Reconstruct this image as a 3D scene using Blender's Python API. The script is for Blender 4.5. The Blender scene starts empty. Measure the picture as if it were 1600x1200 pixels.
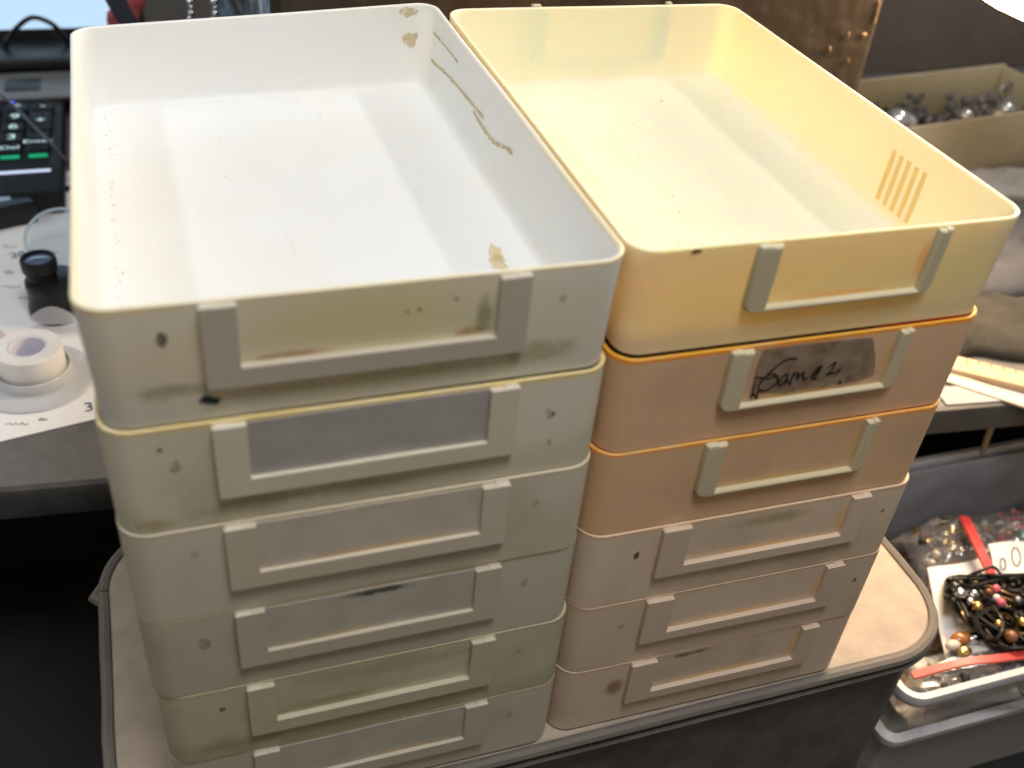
import bpy, bmesh, math, random
from mathutils import Vector, Matrix, Euler, noise as mnoise

random.seed(7)
SC = bpy.context.scene
COL = SC.collection
PI = math.pi

# ------------------------------------------------------------------ camera
CAM_LOC = Vector((0.03152, -0.307085, 0.508098))
CAM_ROT = Euler((0.92082, -0.080476, -0.321379), 'XYZ')
FPX = 1630.6                      # focal length in pixels of a 1600 px wide picture
cam_d = bpy.data.cameras.new('camera')
cam = bpy.data.objects.new('camera', cam_d)
COL.objects.link(cam)
cam.location = CAM_LOC
cam.rotation_euler = CAM_ROT
cam_d.sensor_width = 36.0
cam_d.lens = 36.0 * FPX / 1600.0
cam_d.clip_start = 0.01
cam_d.clip_end = 50.0
cam_d.dof.use_dof = True
cam_d.dof.focus_distance = 0.60
cam_d.dof.aperture_fstop = 7.0
SC.camera = cam

# ------------------------------------------------------------------ world, lamps, exposure
world = bpy.data.worlds.new('World')
SC.world = world
world.use_nodes = True
bg = world.node_tree.nodes['Background']
bg.inputs['Color'].default_value = (1.0, 0.86, 0.68, 1)
bg.inputs['Strength'].default_value = 0.23


def area_lamp(name, loc, target, size, power, color):
    d = bpy.data.lights.new(name, 'AREA')
    d.shape = 'DISK'
    d.size = size
    d.energy = power
    d.color = color
    o = bpy.data.objects.new(name, d)
    COL.objects.link(o)
    o.location = loc
    o.rotation_euler = (Vector(target) - Vector(loc)).to_track_quat('-Z', 'Y').to_euler()
    return o


def tube_lamp(name, loc, target, power, color):
    o = area_lamp(name, loc, target, 0.1, power, color)
    o.data.shape = 'RECTANGLE'
    o.data.size = 0.10
    o.data.size_y = 1.1
    d = (Vector(target) - Vector(loc)).normalized()      # long side kept along the room's depth
    zx = -d
    yy = (Vector((0, 1, 0)) - zx * zx.y).normalized()
    xx = yy.cross(zx)
    o.rotation_euler = Matrix((xx, yy, zx)).transposed().to_euler()
    return o


area_lamp('ceiling_lamp', (0.22, -0.36, 1.50), (0.14, 0.12, 0.25), 0.45, 11.5, (0.96, 0.97, 1.0))
tube_lamp('ceiling_tube_right', (1.50, 0.50, 1.60), (0.20, 0.30, 0.27), 8.5, (1.0, 0.97, 0.92))
tube_lamp('ceiling_tube_left', (-1.15, 0.50, 1.60), (0.10, 0.30, 0.27), 6.5, (0.80, 0.90, 1.0))
LAMP_POS = Vector((0.765, 0.402, 0.367))
LAMP_AIM = Vector((0.30, 0.10, 0.05))
LAMP_R = 0.160
LAMP_L = 30.0

SC.view_settings.view_transform = 'Standard'
SC.view_settings.look = 'None'
SC.view_settings.exposure = 0.0
SC.view_settings.gamma = 1.0
SC.render.engine = 'CYCLES'
SC.cycles.use_denoising = True
SC.cycles.max_bounces = 6
SC.cycles.diffuse_bounces = 3
SC.cycles.adaptive_threshold = 0.02
SC.cycles.transparent_max_bounces = 12
SC.cycles.caustics_reflective = False
SC.cycles.caustics_refractive = False

# ------------------------------------------------------------------ measuring helpers (photo pixel -> point on a real plane)
RM = CAM_ROT.to_matrix()


def ray(px, py):
    return (RM @ Vector(((px - 800) / FPX, -(py - 600) / FPX, -1.0))).normalized()


def atz(px, py, z):
    d = ray(px, py)
    return CAM_LOC + d * ((z - CAM_LOC.z) / d.z)


def aty(px, py, y):
    d = ray(px, py)
    return CAM_LOC + d * ((y - CAM_LOC.y) / d.y)


def atx(px, py, x):
    d = ray(px, py)
    return CAM_LOC + d * ((x - CAM_LOC.x) / d.x)


PITCH = 0.0518                    # stacking height of one tray

# ------------------------------------------------------------------ materials
def principled(name):
    m = bpy.data.materials.new(name)
    m.use_nodes = True
    nt = m.node_tree
    return m, nt, nt.nodes['Principled BSDF']


def mixrgb(nt, fac, a, b, mode='MIX'):
    n = nt.nodes.new('ShaderNodeMix')
    n.data_type = 'RGBA'
    n.blend_type = mode
    for sock, v in ((n.inputs[0], fac), (n.inputs[6], a), (n.inputs[7], b)):
        if hasattr(v, 'links'):
            nt.links.new(v, sock)
        elif isinstance(v, (int, float)):
            sock.default_value = v
        else:
            sock.default_value = (*v[:3], 1)
    return n.outputs[2]


def mth(nt, op, a, b=None, c=None, clamp=False):
    n = nt.nodes.new('ShaderNodeMath')
    n.operation = op
    n.use_clamp = clamp
    for i, v in enumerate((a, b, c)):
        if v is None:
            continue
        if hasattr(v, 'links'):
            nt.links.new(v, n.inputs[i])
        else:
            n.inputs[i].default_value = v
    return n.outputs[0]


def noise_tex(nt, scale, detail=4, rough=0.55, vec=None, seed=0.0):
    n = nt.nodes.new('ShaderNodeTexNoise')
    n.noise_dimensions = '4D'
    n.inputs['W'].default_value = seed
    n.inputs['Scale'].default_value = scale
    n.inputs['Detail'].default_value = detail
    n.inputs['Roughness'].default_value = rough
    if vec is None:
        tc = nt.nodes.new('ShaderNodeTexCoord')
        vec = tc.outputs['Object']
    nt.links.new(vec, n.inputs['Vector'])
    return n.outputs['Fac']


def remap(nt, v, a, b, c=0.0, d=1.0):
    n = nt.nodes.new('ShaderNodeMapRange')
    n.inputs['From Min'].default_value = a
    n.inputs['From Max'].default_value = b
    n.inputs['To Min'].default_value = c
    n.inputs['To Max'].default_value = d
    n.interpolation_type = 'SMOOTHSTEP'
    nt.links.new(v, n.inputs['Value'])
    return n.outputs['Result']


def bump(nt, b, height, strength, dist):
    n = nt.nodes.new('ShaderNodeBump')
    n.inputs['Strength'].default_value = strength
    n.inputs['Distance'].default_value = dist
    nt.links.new(height, n.inputs['Height'])
    nt.links.new(n.outputs['Normal'], b.inputs['Normal'])


def plain(name, col, rough=0.5, var=0.12, scale=40.0, bmp=0.0, metal=0.0, spec=0.5, sss=0.0, coat=0.0):
    m, nt, b = principled(name)
    f = noise_tex(nt, scale, 5, 0.6, seed=random.random() * 9)
    lo = tuple(c * (1 - var) for c in col)
    hi = tuple(min(1, c * (1 + var)) for c in col)
    nt.links.new(mixrgb(nt, remap(nt, f, 0.3, 0.7), lo, hi), b.inputs['Base Color'])
    nt.links.new(remap(nt, f, 0.3, 0.7, rough * 0.85, min(1, rough * 1.15)), b.inputs['Roughness'])
    b.inputs['Metallic'].default_value = metal
    b.inputs['Specular IOR Level'].default_value = spec
    b.inputs['Coat Weight'].default_value = coat
    if sss:
        b.inputs['Subsurface Weight'].default_value = sss
        b.inputs['Subsurface Radius'].default_value = (1, .7, .4)
        b.inputs['Subsurface Scale'].default_value = 0.004
    if bmp:
        f2 = noise_tex(nt, scale * 6, 4, 0.6)
        bump(nt, b, f2, bmp, 0.001)
    return m


def emissive(name, col, strength):
    m, nt, b = principled(name)
    b.inputs['Base Color'].default_value = (*[c * .5 for c in col], 1)
    b.inputs['Emission Color'].default_value = (*col, 1)
    b.inputs['Emission Strength'].default_value = strength
    return m


def clear_film(name, tint=(1, 1, 1), gloss=0.25, rough=0.12, white=0.08):
    m = bpy.data.materials.new(name)
    m.use_nodes = True
    nt = m.node_tree
    nt.nodes.remove(nt.nodes['Principled BSDF'])
    out = nt.nodes['Material Output']
    t = nt.nodes.new('ShaderNodeBsdfTransparent')
    t.inputs[0].default_value = (*tint, 1)
    g = nt.nodes.new('ShaderNodeBsdfGlossy')
    g.inputs['Roughness'].default_value = rough
    d = nt.nodes.new('ShaderNodeBsdfDiffuse')
    d.inputs[0].default_value = (.85, .87, .9, 1)
    fr = nt.nodes.new('ShaderNodeFresnel')
    fr.inputs[0].default_value = 1.45
    f = mth(nt, 'MULTIPLY_ADD', fr.outputs[0], 1.0, gloss * .2, clamp=True)
    s1 = nt.nodes.new('ShaderNodeMixShader')
    nt.links.new(f, s1.inputs[0])
    nt.links.new(t.outputs[0], s1.inputs[1])
    nt.links.new(g.outputs[0], s1.inputs[2])
    s2 = nt.nodes.new('ShaderNodeMixShader')
    s2.inputs[0].default_value = white
    nt.links.new(s1.outputs[0], s2.inputs[1])
    nt.links.new(d.outputs[0], s2.inputs[2])
    nt.links.new(s2.outputs[0], out.inputs['Surface'])
    return m


def tray_plastic(name, base, aged, grime, seed, grime_amt=0.5, sss=0.8, radius=(1.0, 0.55, 0.2), scale=0.006, low=0.0, rim=None):
    """old moulded plastic: uneven yellowing, greasy grime with its own patchy shape, fine specks"""
    m, nt, b = principled(name)
    tc = nt.nodes.new('ShaderNodeTexCoord')
    v = tc.outputs['Object']
    sep = nt.nodes.new('ShaderNodeSeparateXYZ')
    nt.links.new(v, sep.inputs[0])
    n1 = noise_tex(nt, 9, 4, 0.55, v, seed)
    n2 = noise_tex(nt, 34, 6, 0.65, v, seed + 3)
    n3 = noise_tex(nt, 320, 3, 0.6, v, seed + 5)
    c = mixrgb(nt, remap(nt, n1, 0.35, 0.68), base, aged)
    # handling grime, heaviest on the front where the hand pulls the tray
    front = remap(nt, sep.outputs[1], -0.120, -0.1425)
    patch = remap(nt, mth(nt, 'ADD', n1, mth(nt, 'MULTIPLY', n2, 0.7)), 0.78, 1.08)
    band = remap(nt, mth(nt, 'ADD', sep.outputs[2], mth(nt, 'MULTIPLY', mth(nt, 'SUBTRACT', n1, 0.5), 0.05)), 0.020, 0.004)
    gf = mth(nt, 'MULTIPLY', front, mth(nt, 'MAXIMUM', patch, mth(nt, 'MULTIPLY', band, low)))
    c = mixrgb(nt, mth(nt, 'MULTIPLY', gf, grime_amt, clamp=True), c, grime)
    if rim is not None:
        # yellowed rim edge, with the glow at the seams painted into its colour
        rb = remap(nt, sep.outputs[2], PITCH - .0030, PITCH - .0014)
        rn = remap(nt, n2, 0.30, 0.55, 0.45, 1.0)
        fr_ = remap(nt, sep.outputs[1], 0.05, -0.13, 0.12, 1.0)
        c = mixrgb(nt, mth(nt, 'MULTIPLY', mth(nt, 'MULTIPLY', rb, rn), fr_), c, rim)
    sp = remap(nt, n3, 0.70, 0.78)
    c = mixrgb(nt, mth(nt, 'MULTIPLY', sp, 0.35), c, tuple(x * .35 for x in aged))
    mp = nt.nodes.new('ShaderNodeMapping')
    mp.inputs['Scale'].default_value = (520, 26, 60)
    mp.inputs['Rotation'].default_value = (0, 0, 0.25)
    nt.links.new(v, mp.inputs['Vector'])
    n4 = noise_tex(nt, 1.0, 3, 0.6, mp.outputs['Vector'], seed + 8)
    c = mixrgb(nt, remap(nt, n4, 0.60, 0.78, 0.0, 0.14), c, tuple(x * .55 for x in aged))
    nt.links.new(c, b.inputs['Base Color'])
    nt.links.new(remap(nt, n2, 0.3, 0.7, 0.36, 0.55), b.inputs['Roughness'])
    b.inputs['Specular IOR Level'].default_value = 0.4
    b.inputs['Subsurface Weight'].default_value = sss
    b.inputs['Subsurface Radius'].default_value = radius
    b.inputs['Subsurface Scale'].default_value = scale
    bump(nt, b, n3, 0.08, 0.0006)
    return m


# ------------------------------------------------------------------ mesh helpers
def mesh_obj(name, verts, faces, mat=None, parent=None, smooth=True, angle=35):
    me = bpy.data.meshes.new(name)
    me.from_pydata([tuple(v) for v in verts], [], faces)
    bm = bmesh.new()
    bm.from_mesh(me)
    bmesh.ops.recalc_face_normals(bm, faces=bm.faces)
    bm.to_mesh(me)
    bm.free()
    if smooth:
        me.polygons.foreach_set('use_smooth', [True] * len(me.polygons))
        me.set_sharp_from_angle(angle=math.radians(angle))
    o = bpy.data.objects.new(name, me)
    COL.objects.link(o)
    if mat:
        me.materials.append(mat)
    if parent:
        o.parent = parent
    return o


class MB:
    def __init__(self):
        self.v = []
        self.f = []

    def add(self, verts, faces):
        n = len(self.v)
        self.v += [Vector(p) for p in verts]
        self.f += [tuple(i + n for i in f) for f in faces]
        return self

    def xf(self, M):
        self.v = [M @ p for p in self.v]
        return self

    def build(self, name, mat, parent=None, smooth=True, angle=35):
        return mesh_obj(name, self.v, self.f, mat, parent, smooth, angle)

    def rings(self, rings, cap0=True, cap1=True, closed=True):
        n = len(rings[0])
        vs = [p for r in rings for p in r]
        fs = []
        for k in range(len(rings) - 1):
            for i in range(n if closed else n - 1):
                j = (i + 1) % n
                fs.append((k * n + i, k * n + j, (k + 1) * n + j, (k + 1) * n + i))
        if cap0:
            fs.append(tuple(range(n))[::-1])
        if cap1:
            fs.append(tuple((len(rings) - 1) * n + i for i in range(n)))
        return self.add(vs, fs)

    def tube(self, pts, r, seg=8, closed=False):
        pts = [Vector(p) for p in pts]
        rr = r if isinstance(r, (list, tuple)) else [r] * len(pts)
        rings = []
        up = Vector((0, 0, 1))
        prev = None
        for i, p in enumerate(pts):
            if closed:
                t = pts[(i + 1) % len(pts)] - pts[i - 1]
            else:
                t = pts[min(i + 1, len(pts) - 1)] - pts[max(i - 1, 0)]
            t.normalize()
            if prev is None:
                a = t.cross(up)
                if a.length < 1e-3:
                    a = t.cross(Vector((1, 0, 0)))
            else:
                a = prev - t * prev.dot(t)
            a.normalize()
            prev = a
            b = t.cross(a)
            rings.append([p + (a * math.cos(2 * PI * k / seg) + b * math.sin(2 * PI * k / seg)) * rr[i] for k in range(seg)])
        if closed:
            rings.append(rings[0])
        return self.rings(rings, not closed, not closed)

    def lathe(self, prof, seg=32, cap0=False, cap1=False, center=(0, 0, 0)):
        c = Vector(center)
        return self.rings([[c + Vector((r * math.cos(2 * PI * k / seg), r * math.sin(2 * PI * k / seg), z)) for k in range(seg)] for r, z in prof], cap0, cap1)

    def box(self, lo, hi, bev=0.0):
        (x0, y0, z0), (x1, y1, z1) = lo, hi
        if bev <= 0:
            return self.add([(x0, y0, z0), (x1, y0, z0), (x1, y1, z0), (x0, y1, z0), (x0, y0, z1), (x1, y0, z1), (x1, y1, z1), (x0, y1, z1)],
                            [(3, 2, 1, 0), (4, 5, 6, 7), (0, 1, 5, 4), (1, 2, 6, 5), (2, 3, 7, 6), (3, 0, 4, 7)])
        cx, cy = (x0 + x1) / 2, (y0 + y1) / 2
        hx, hy = (x1 - x0) / 2, (y1 - y0) / 2
        rr = []
        for o, z in ((bev, z0), (bev * .3, z0 + bev * .3), (0, z0 + bev), (0, z1 - bev), (bev * .3, z1 - bev * .3), (bev, z1)):
            rr.append([Vector((cx + p[0], cy + p[1], z)) for p in rrect(hx - o, hy - o, max(bev * 1.4 - o, bev * .2), 3)])
        return self.rings(rr)

    def sphere(self, c, r, seg=10, rings=6):
        c = Vector(c)
        prof = [[c + Vector((r * math.sin(PI * k / rings) * math.cos(2 * PI * j / seg), r * math.sin(PI * k / rings) * math.sin(2 * PI * j / seg), r * math.cos(PI * k / rings))) for j in range(seg)] for k in range(1, rings)]
        n = len(self.v)
        self.rings(prof, True, True)
        return self


def rrect(hx, hy, r, n=6):
    pts = []
    for cx, cy, a0 in ((hx - r, hy - r, 0), (-hx + r, hy - r, PI / 2), (-hx + r, -hy + r, PI), (hx - r, -hy + r, 3 * PI / 2)):
        for k in range(n + 1):
            a = a0 + k * PI / 2 / n
            pts.append((cx + r * math.cos(a), cy + r * math.sin(a)))
    return pts


def empty(name, loc, rot=(0, 0, 0)):
    o = bpy.data.objects.new(name, None)
    o.empty_display_size = 0.02
    COL.objects.link(o)
    o.location = loc
    o.rotation_euler = rot
    return o


def tag(o, label, cat, group=None):
    o['label'] = label
    o['category'] = cat
    if group:
        o['group'] = group
    return o


def structure(o):
    o['kind'] = 'structure'
    return o


def spline(pts, n=6):
    """Catmull-Rom through points"""
    P = [Vector(p) for p in pts]
    P = [P[0] * 2 - P[1]] + P + [P[-1] * 2 - P[-2]]
    out = []
    for i in range(1, len(P) - 2):
        for k in range(n):
            t = k / n
            a, b, c, d = P[i - 1], P[i], P[i + 1], P[i + 2]
            out.append(0.5 * ((2 * b) + (c - a) * t + (2 * a - 5 * b + 4 * c - d) * t * t + (3 * b - a - 3 * c + d) * t ** 3))
    out.append(P[-2].copy())
    return out


def ribbon(mb, pts, w, normal, lift=0.0):
    """flat ink stroke lying on a surface"""
    n = Vector(normal).normalized()
    P = spline(pts, 5) if len(pts) > 2 else [Vector(pts[0]).lerp(Vector(pts[1]), k / 4) for k in range(5)]
    L, R = [], []
    for i, p in enumerate(P):
        t = P[min(i + 1, len(P) - 1)] - P[max(i - 1, 0)]
        s = n.cross(t).normalized() if t.length > 1e-9 else Vector((1, 0, 0))
        ww = w * (0.75 + 0.5 * mnoise.noise(p * 900)) * (0.6 if i in (0, len(P) - 1) else 1)
        L.append(p + s * ww + n * lift)
        R.append(p - s * ww + n * lift)
    mb.rings([L, R], False, False, closed=False)


def text_mesh(name, body, size, mat, parent, M, extrude=0.0):
    cu = bpy.data.curves.new(name, 'FONT')
    cu.body = body
    cu.size = size
    cu.align_x = 'CENTER'
    cu.align_y = 'CENTER'
    cu.extrude = extrude
    t = bpy.data.objects.new(name + '_src', cu)
    COL.objects.link(t)
    dg = bpy.context.evaluated_depsgraph_get()
    me = bpy.data.meshes.new_from_object(t.evaluated_get(dg))
    bpy.data.objects.remove(t)
    bpy.data.curves.remove(cu)
    me.name = name
    me.transform(M)
    me.materials.clear()
    me.materials.append(mat)
    o = bpy.data.objects.new(name, me)
    COL.objects.link(o)
    if parent:
        o.parent = parent
    return o


# ------------------------------------------------------------------ shared materials
M_DESK = plain('desk_laminate', (0.13, 0.127, 0.125), 0.6, 0.1, 90, 0.05)
M_DESK_EDGE = plain('desk_edge', (0.06, 0.058, 0.056), 0.5, 0.25, 40, 0.05)
M_BLACK = plain('black_matte', (0.007, 0.007, 0.008), 0.7, 0.3, 30)
M_BLACKP = plain('black_plastic', (0.009, 0.009, 0.011), 0.38, 0.2, 60, 0.04, spec=.35)
M_PAPER = plain('white_paper', (0.84, 0.84, 0.84), 0.85, 0.05, 14, 0.05)
M_INK = plain('black_ink', (0.014, 0.013, 0.014), 0.6, 0.3, 200)
M_INKBLUE = plain('faded_ink', (0.12, 0.12, 0.17), 0.7, 0.3, 200)
M_PENCIL = plain('pencil', (0.33, 0.33, 0.36), 0.7, 0.3, 200)
M_GOLD = plain('gold_metal', (0.75, 0.52, 0.2), 0.25, 0.2, 200, metal=1.0)
M_SILVER = plain('silver_metal', (0.75, 0.75, 0.78), 0.2, 0.15, 200, metal=1.0)
M_DARKMETAL = plain('dark_metal', (0.12, 0.12, 0.13), 0.35, 0.3, 200, metal=1.0)
M_RED = plain('red_plastic', (0.55, 0.05, 0.05), 0.35, 0.15, 60)
M_CLEAR = clear_film('clear_film', gloss=0.5, rough=0.12, white=0.05)
M_BAG = clear_film('zip_bag_film', gloss=0.6, rough=0.18, white=0.10)
M_BIN = clear_film('bin_plastic', tint=(.86, .88, .92), gloss=0.5, rough=0.3, white=0.34)

# ------------------------------------------------------------------ setting: bench, desk, wall
mb = MB().box((-2.5, -3.0, -0.29), (3.0, 1.9, -0.25))  # carried far out of view to block light from below
structure(mb.build('bench_light_block', plain('bench_dark', (0.02, 0.019, 0.018), 0.8, 0.3, 12), smooth=False))

DS = -0.10                                   # desk front edge slope


def desk_y(x):
    return 0.289 + DS * (x + 0.03)


dk = empty('desk', (0.4, 0.25, -0.25))
tag(dk, 'grey laminate desk with dark edge running behind the tray stacks', 'desk')
off = Vector((0.4, 0.25, -0.25))


def desk_slab(name, x0, x1, f, b, z0, z1, mat):
    pr = []
    for z in (z0, z1):
        pr.append([Vector((x0, desk_y(x0) + f, z)) - off, Vector((x1, desk_y(x1) + f, z)) - off, Vector((x1, b, z)) - off, Vector((x0, b, z)) - off])
    return MB().rings(pr).build(name, mat, dk, smooth=False)


desk_slab('desk_top', -0.9, 1.9, 0.0, 1.75, -0.038, -0.012, M_DESK)
desk_slab('edge_band', -0.9, 1.9, -0.004, desk_y(1.9) , -0.0385, -0.0135, M_DESK_EDGE) if False else None
mb = MB()
pr = []
for x in (-0.9, 1.9):
    y = desk_y(x)
    pr.append([Vector((x, y - .0005, -.039)) - off, Vector((x, y - .006, -.037)) - off, Vector((x, y - .007, -.0165)) - off, Vector((x, y - .005, -.0125)) - off, Vector((x, y - .0005, -.0115)) - off])
mb.rings(pr)
mb.build('edge_band', M_DESK_EDGE, dk)
desk_slab('underdesk_shade', -0.9, 1.9, 0.16, 0.75, -0.249, -0.0385, M_BLACK)  # black slab painted in for the shade under the desk
mb = MB().box((-1.2, 1.78, -0.25), (2.4, 1.82, 1.6))
structure(mb.build('back_wall', plain('wall_brown', (0.10, 0.085, 0.07), 0.8, 0.2, 6, 0.1), smooth=False))

# ------------------------------------------------------------------ padded case under the stacks
M_SUEDE = plain('taupe_suede', (0.47, 0.39, 0.315), 0.95, 0.10, 60, 0.35, spec=0.15)
M_SIDE = plain('grey_leatherette', (0.13, 0.122, 0.11), 0.6, 0.2, 40, 0.2)
M_PIPE = plain('piping_taupe', (0.17, 0.15, 0.13), 0.75, 0.12, 80, 0.25)
cs = empty('padded_case', (0.2260, 0.1105, -0.25))
tag(cs, 'taupe padded case with piped edge carrying both tray stacks', 'case')
CHX, CHY, CR = 0.2585, 0.1135, 0.052
TOP = 0.25


def crect(o, z, n=10):
    return [Vector((x, y, z)) for x, y in rrect(CHX - o, CHY - o, max(CR - o, .004), n)]


mb = MB().rings([crect(0.05, TOP - .0008), crect(0.012, TOP - .0009), crect(0.005, TOP - .0016), crect(0.0025, TOP - .004), crect(0.004, TOP - .008)], True, True)
mb.build('top_panel', M_SUEDE, cs)
mb = MB().rings([crect(0.016, 0.0005), crect(0.010, 0.006), crect(0.007, 0.06), crect(0.005, TOP - .03), crect(0.003, TOP - .009)], True, True)
mb.build('side_wall', M_SIDE, cs)
base = [Vector((x, y, 0)) for x, y in rrect(CHX - .0005, CHY - .0005, CR, 14)]
# the welt is a strip sewn all round; it starts and ends at a join on the left side
i0 = min(range(len(base)), key=lambda i: (base[i] - Vector((-CHX, 0.06, 0))).length)
loop = base[i0:] + base[:i0]
dense = []
for i, p in enumerate(loop):
    q = loop[(i + 1) % len(loop)]
    for k in range(6):
        dense.append(p.lerp(q, k / 6))
pts = [Vector((p.x * (1 + .004 * mnoise.noise(p * 30)), p.y * (1 + .004 * mnoise.noise(p * 30 + Vector((5, 0, 0)))), TOP - .0035 + .0012 * mnoise.noise(p * 25))) for p in dense]
mb = MB().tube(pts, 0.0036, 8)
mb.build('piping', M_PIPE, cs)
pts2 = [Vector((p.x * 1.003, p.y * 1.006, TOP - .012)) for p in dense]
MB().tube(pts2, 0.0022, 6, closed=True).build('seam_cord', M_SIDE, cs)
jp = loop[0]
MB().tube([jp + Vector((-.001, -.006, TOP - .004)), jp + Vector((-.005, -.001, TOP - .005)), jp + Vector((-.001, .006, TOP - .004))], [.0036, .0044, .0034], 8).build('piping_end', M_PIPE, cs)

# ------------------------------------------------------------------ trays


class Tray:
    pass


def outer_inset(z, H):
    return 0.0013 * max(0, 1 - z / H) + .0001


def make_tray(W, D, loc, rot, body_mat, holder_mat, hold, style, warp=None, floor_z=0.0060, r=0.0125, ins=0.0012):
    """hold = (x0, x1, xi0, xi1, top, bottom, inner) measured from the left end and from the rim down"""
    T = Tray()
    H = PITCH
    root = empty('stacking_tray', loc, rot)
    hx, hy = W / 2, D / 2

    def wf(p):
        if warp is None:
            return p
        u, v = (p.x + hx) / W, (p.y + hy) / D
        dy = warp['BL'][0] * (1 - u) * v + warp['BR'][0] * u * v + warp['FL'][0] * (1 - u) * (1 - v) + warp['FR'][0] * u * (1 - v)
        dz = warp['BL'][1] * (1 - u) * v + warp['BR'][1] * u * v + warp['FL'][1] * (1 - u) * (1 - v) + warp['FR'][1] * u * (1 - v)
        return p + Vector((0, dy, dz * max(0, min(1, p.z / (H * .6)))))

    def ring(o, z, wob=0.0):
        out = []
        for i, (x, y) in enumerate(rrect(hx - o, hy - o, max(r - o * .8, .003), 8)):
            p = Vector((x, y, z))
            if wob:
                p.z += wob * mnoise.noise(Vector((x * 40, y * 40, W * 31 + loc[2] * 70)))
            out.append(p)
        return out

    # straight sides are subdivided so that the rim can be slightly uneven
    def dens(rg, k=5):
        out = []
        for i, p in enumerate(rg):
            q = rg[(i + 1) % len(rg)]
            out.append(p)
            if (q - p).length > .05:
                for j in range(1, k):
                    t = j / k
                    m = p.lerp(q, t)
                    out.append(m)
        return out

    def R(o, z, bow=1.0):
        rg = dens(ring(o, z))
        out = []
        for p in rg:
            q = p.copy()
            n1 = mnoise.noise(Vector((q.x * 25, q.y * 25, loc[0] * 9 + loc[2] * 40)))
            if z > H * .5:
                q.z += .00025 * n1
                q.x += .0005 * n1 * (1 if q.x > 0 else -1) * .6
            out.append(wf(q))
        return out

    rings = [R(.0085, -.0020), R(.0070, -.0016), R(ins + .0025, .0001), R(ins + .0005, .0001), R(ins + .0001, .0005), R(ins * .45 + .0001, H * .55), R(.0002, H - .0012),
             R(.0002, H - .0004), R(.0005, H - .0001), R(.0011, H), R(.0016, H - .0001), R(.0022, H - .0007), R(.0032, H * .5), R(.0044, .0105), R(.0052, .0078), R(.0068, floor_z + .0004), R(.0092, floor_z)]
    mb = MB().rings(rings)
    mb.build('tray_body', body_mat, root, angle=40)

    # U-shaped label holder on the front
    x0, x1, xi0, xi1, top, bot, inner = hold
    dep = 0.0028

    def fy(z):
        return -hy + ins * max(0, 1 - z / H) + .0001

    def holder(name, sgn=1, bv=.00035, mat=holder_mat):
        zt, zb, zi = H - max(top, .0015), H - bot, H - inner
        xa, xb, xc, xd = (x - hx for x in (x0, xi0, xi1, x1))
        # walk the U outline
        rad = 0.0055 if style == 'round' else 0.0012
        U = [(xa, zt), (xa, zb + rad)]
        for k in range(1, 5):
            a = PI + k * PI / 8
            U.append((xa + rad + rad * math.cos(a), zb + rad + rad * math.sin(a)))
        for k in range(0, 5):
            a = 1.5 * PI + k * PI / 8
            U.append((xd - rad + rad * math.cos(a), zb + rad + rad * math.sin(a)))
        U += [(xd, zt), (xc, zt), (xc, zi), (xb, zi), (xb, zt)]
        n = len(U)
        cen = Vector(((xa + xd) / 2, (zt + zb) / 2))
        # offset inwards for the bevel
        def inset(d):
            out = []
            for i in range(n):
                p0, p1, p2 = Vector(U[i - 1]), Vector(U[i]), Vector(U[(i + 1) % n])
                e1, e2 = (p1 - p0).normalized(), (p2 - p1).normalized()
                n1, n2 = Vector((-e1.y, e1.x)), Vector((-e2.y, e2.x))
                m = n1 + n2
                m = m / max(m.length_squared, .3) * 2 if m.length > 1e-6 else n1
                out.append(p1 + m * .5 * d * 1.0)
            return out
        b2 = .0019 if style == 'round' else bv
        rg = []
        prof = [(0, +.0012), (0, -dep + b2), (b2 * .3, -dep + b2 * .3), (b2, -dep)]
        for o, dy in prof:
            uu = inset(o)
            rg.append([wf(Vector((p.x, sgn * (fy(p.y) + dy), p.y))) for p in uu])
        m = MB()
        vs = [p for g in rg for p in g]
        fs = []
        for k in range(len(rg) - 1):
            for i in range(n):
                j = (i + 1) % n
                fs.append((k * n + i, k * n + j, (k + 1) * n + j, (k + 1) * n + i))
        # front face: three strips of the U (left post, bar, right post)
        o3 = (len(rg) - 1) * n
        # indices: 0..n-1 ; last five are xd-top, xc-top, xc-zi, xb-zi, xb-top
        iR, iCt, iCb, iBb, iBt = n - 5, n - 4, n - 3, n - 2, n - 1
        left = [0] + list(range(1, 6)) + [iBb, iBt]
        bar = [5, 6, iCb, iBb]
        right = list(range(6, n - 5)) + [iR, iCt, iCb]
        for poly in (left, bar, right):
            fs.append(tuple(o3 + i for i in poly))
        m.add(vs, fs)
        # small lugs joining the posts to the rim
        for a, b in ((xa, xa + (xb - xa) * .55), (xd - (xd - xc) * .55, xd)):
            lo = Vector((a + .0003, 0, zt - .0008))
            hi = Vector((b, 0, H - .0009 if sgn > 0 else H + .0012))
            ring_pts = []
            for z, k in ((lo.z, 0), (hi.z - .0006, 0), (hi.z, .0006)):
                y0 = fy(z) + .0008
                y1 = fy(z) - dep * (.96 if z < hi.z else .6)
                ring_pts.append([wf(Vector((lo.x + k, sgn * y1, z))), wf(Vector((hi.x - k, sgn * y1, z))), wf(Vector((hi.x - k, sgn * y0, z))), wf(Vector((lo.x + k, sgn * y0, z)))])
            m.rings(ring_pts)
        return m.build(name, mat, root, angle=18)

    holder('label_holder', 1)
    T.root, T.W, T.D, T.H, T.hx, T.hy, T.fy, T.wf, T.hold, T.holder = root, W, D, H, hx, hy, fy, wf, hold, holder
    T.floor_z = floor_z
    T.ins, T.bm = ins, body_mat
    return T


def front_pt(T, x, dz, lift=0.0003):
    z = T.H + dz
    return T.wf(Vector((x - T.hx, T.fy(z) - lift, z)))


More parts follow.
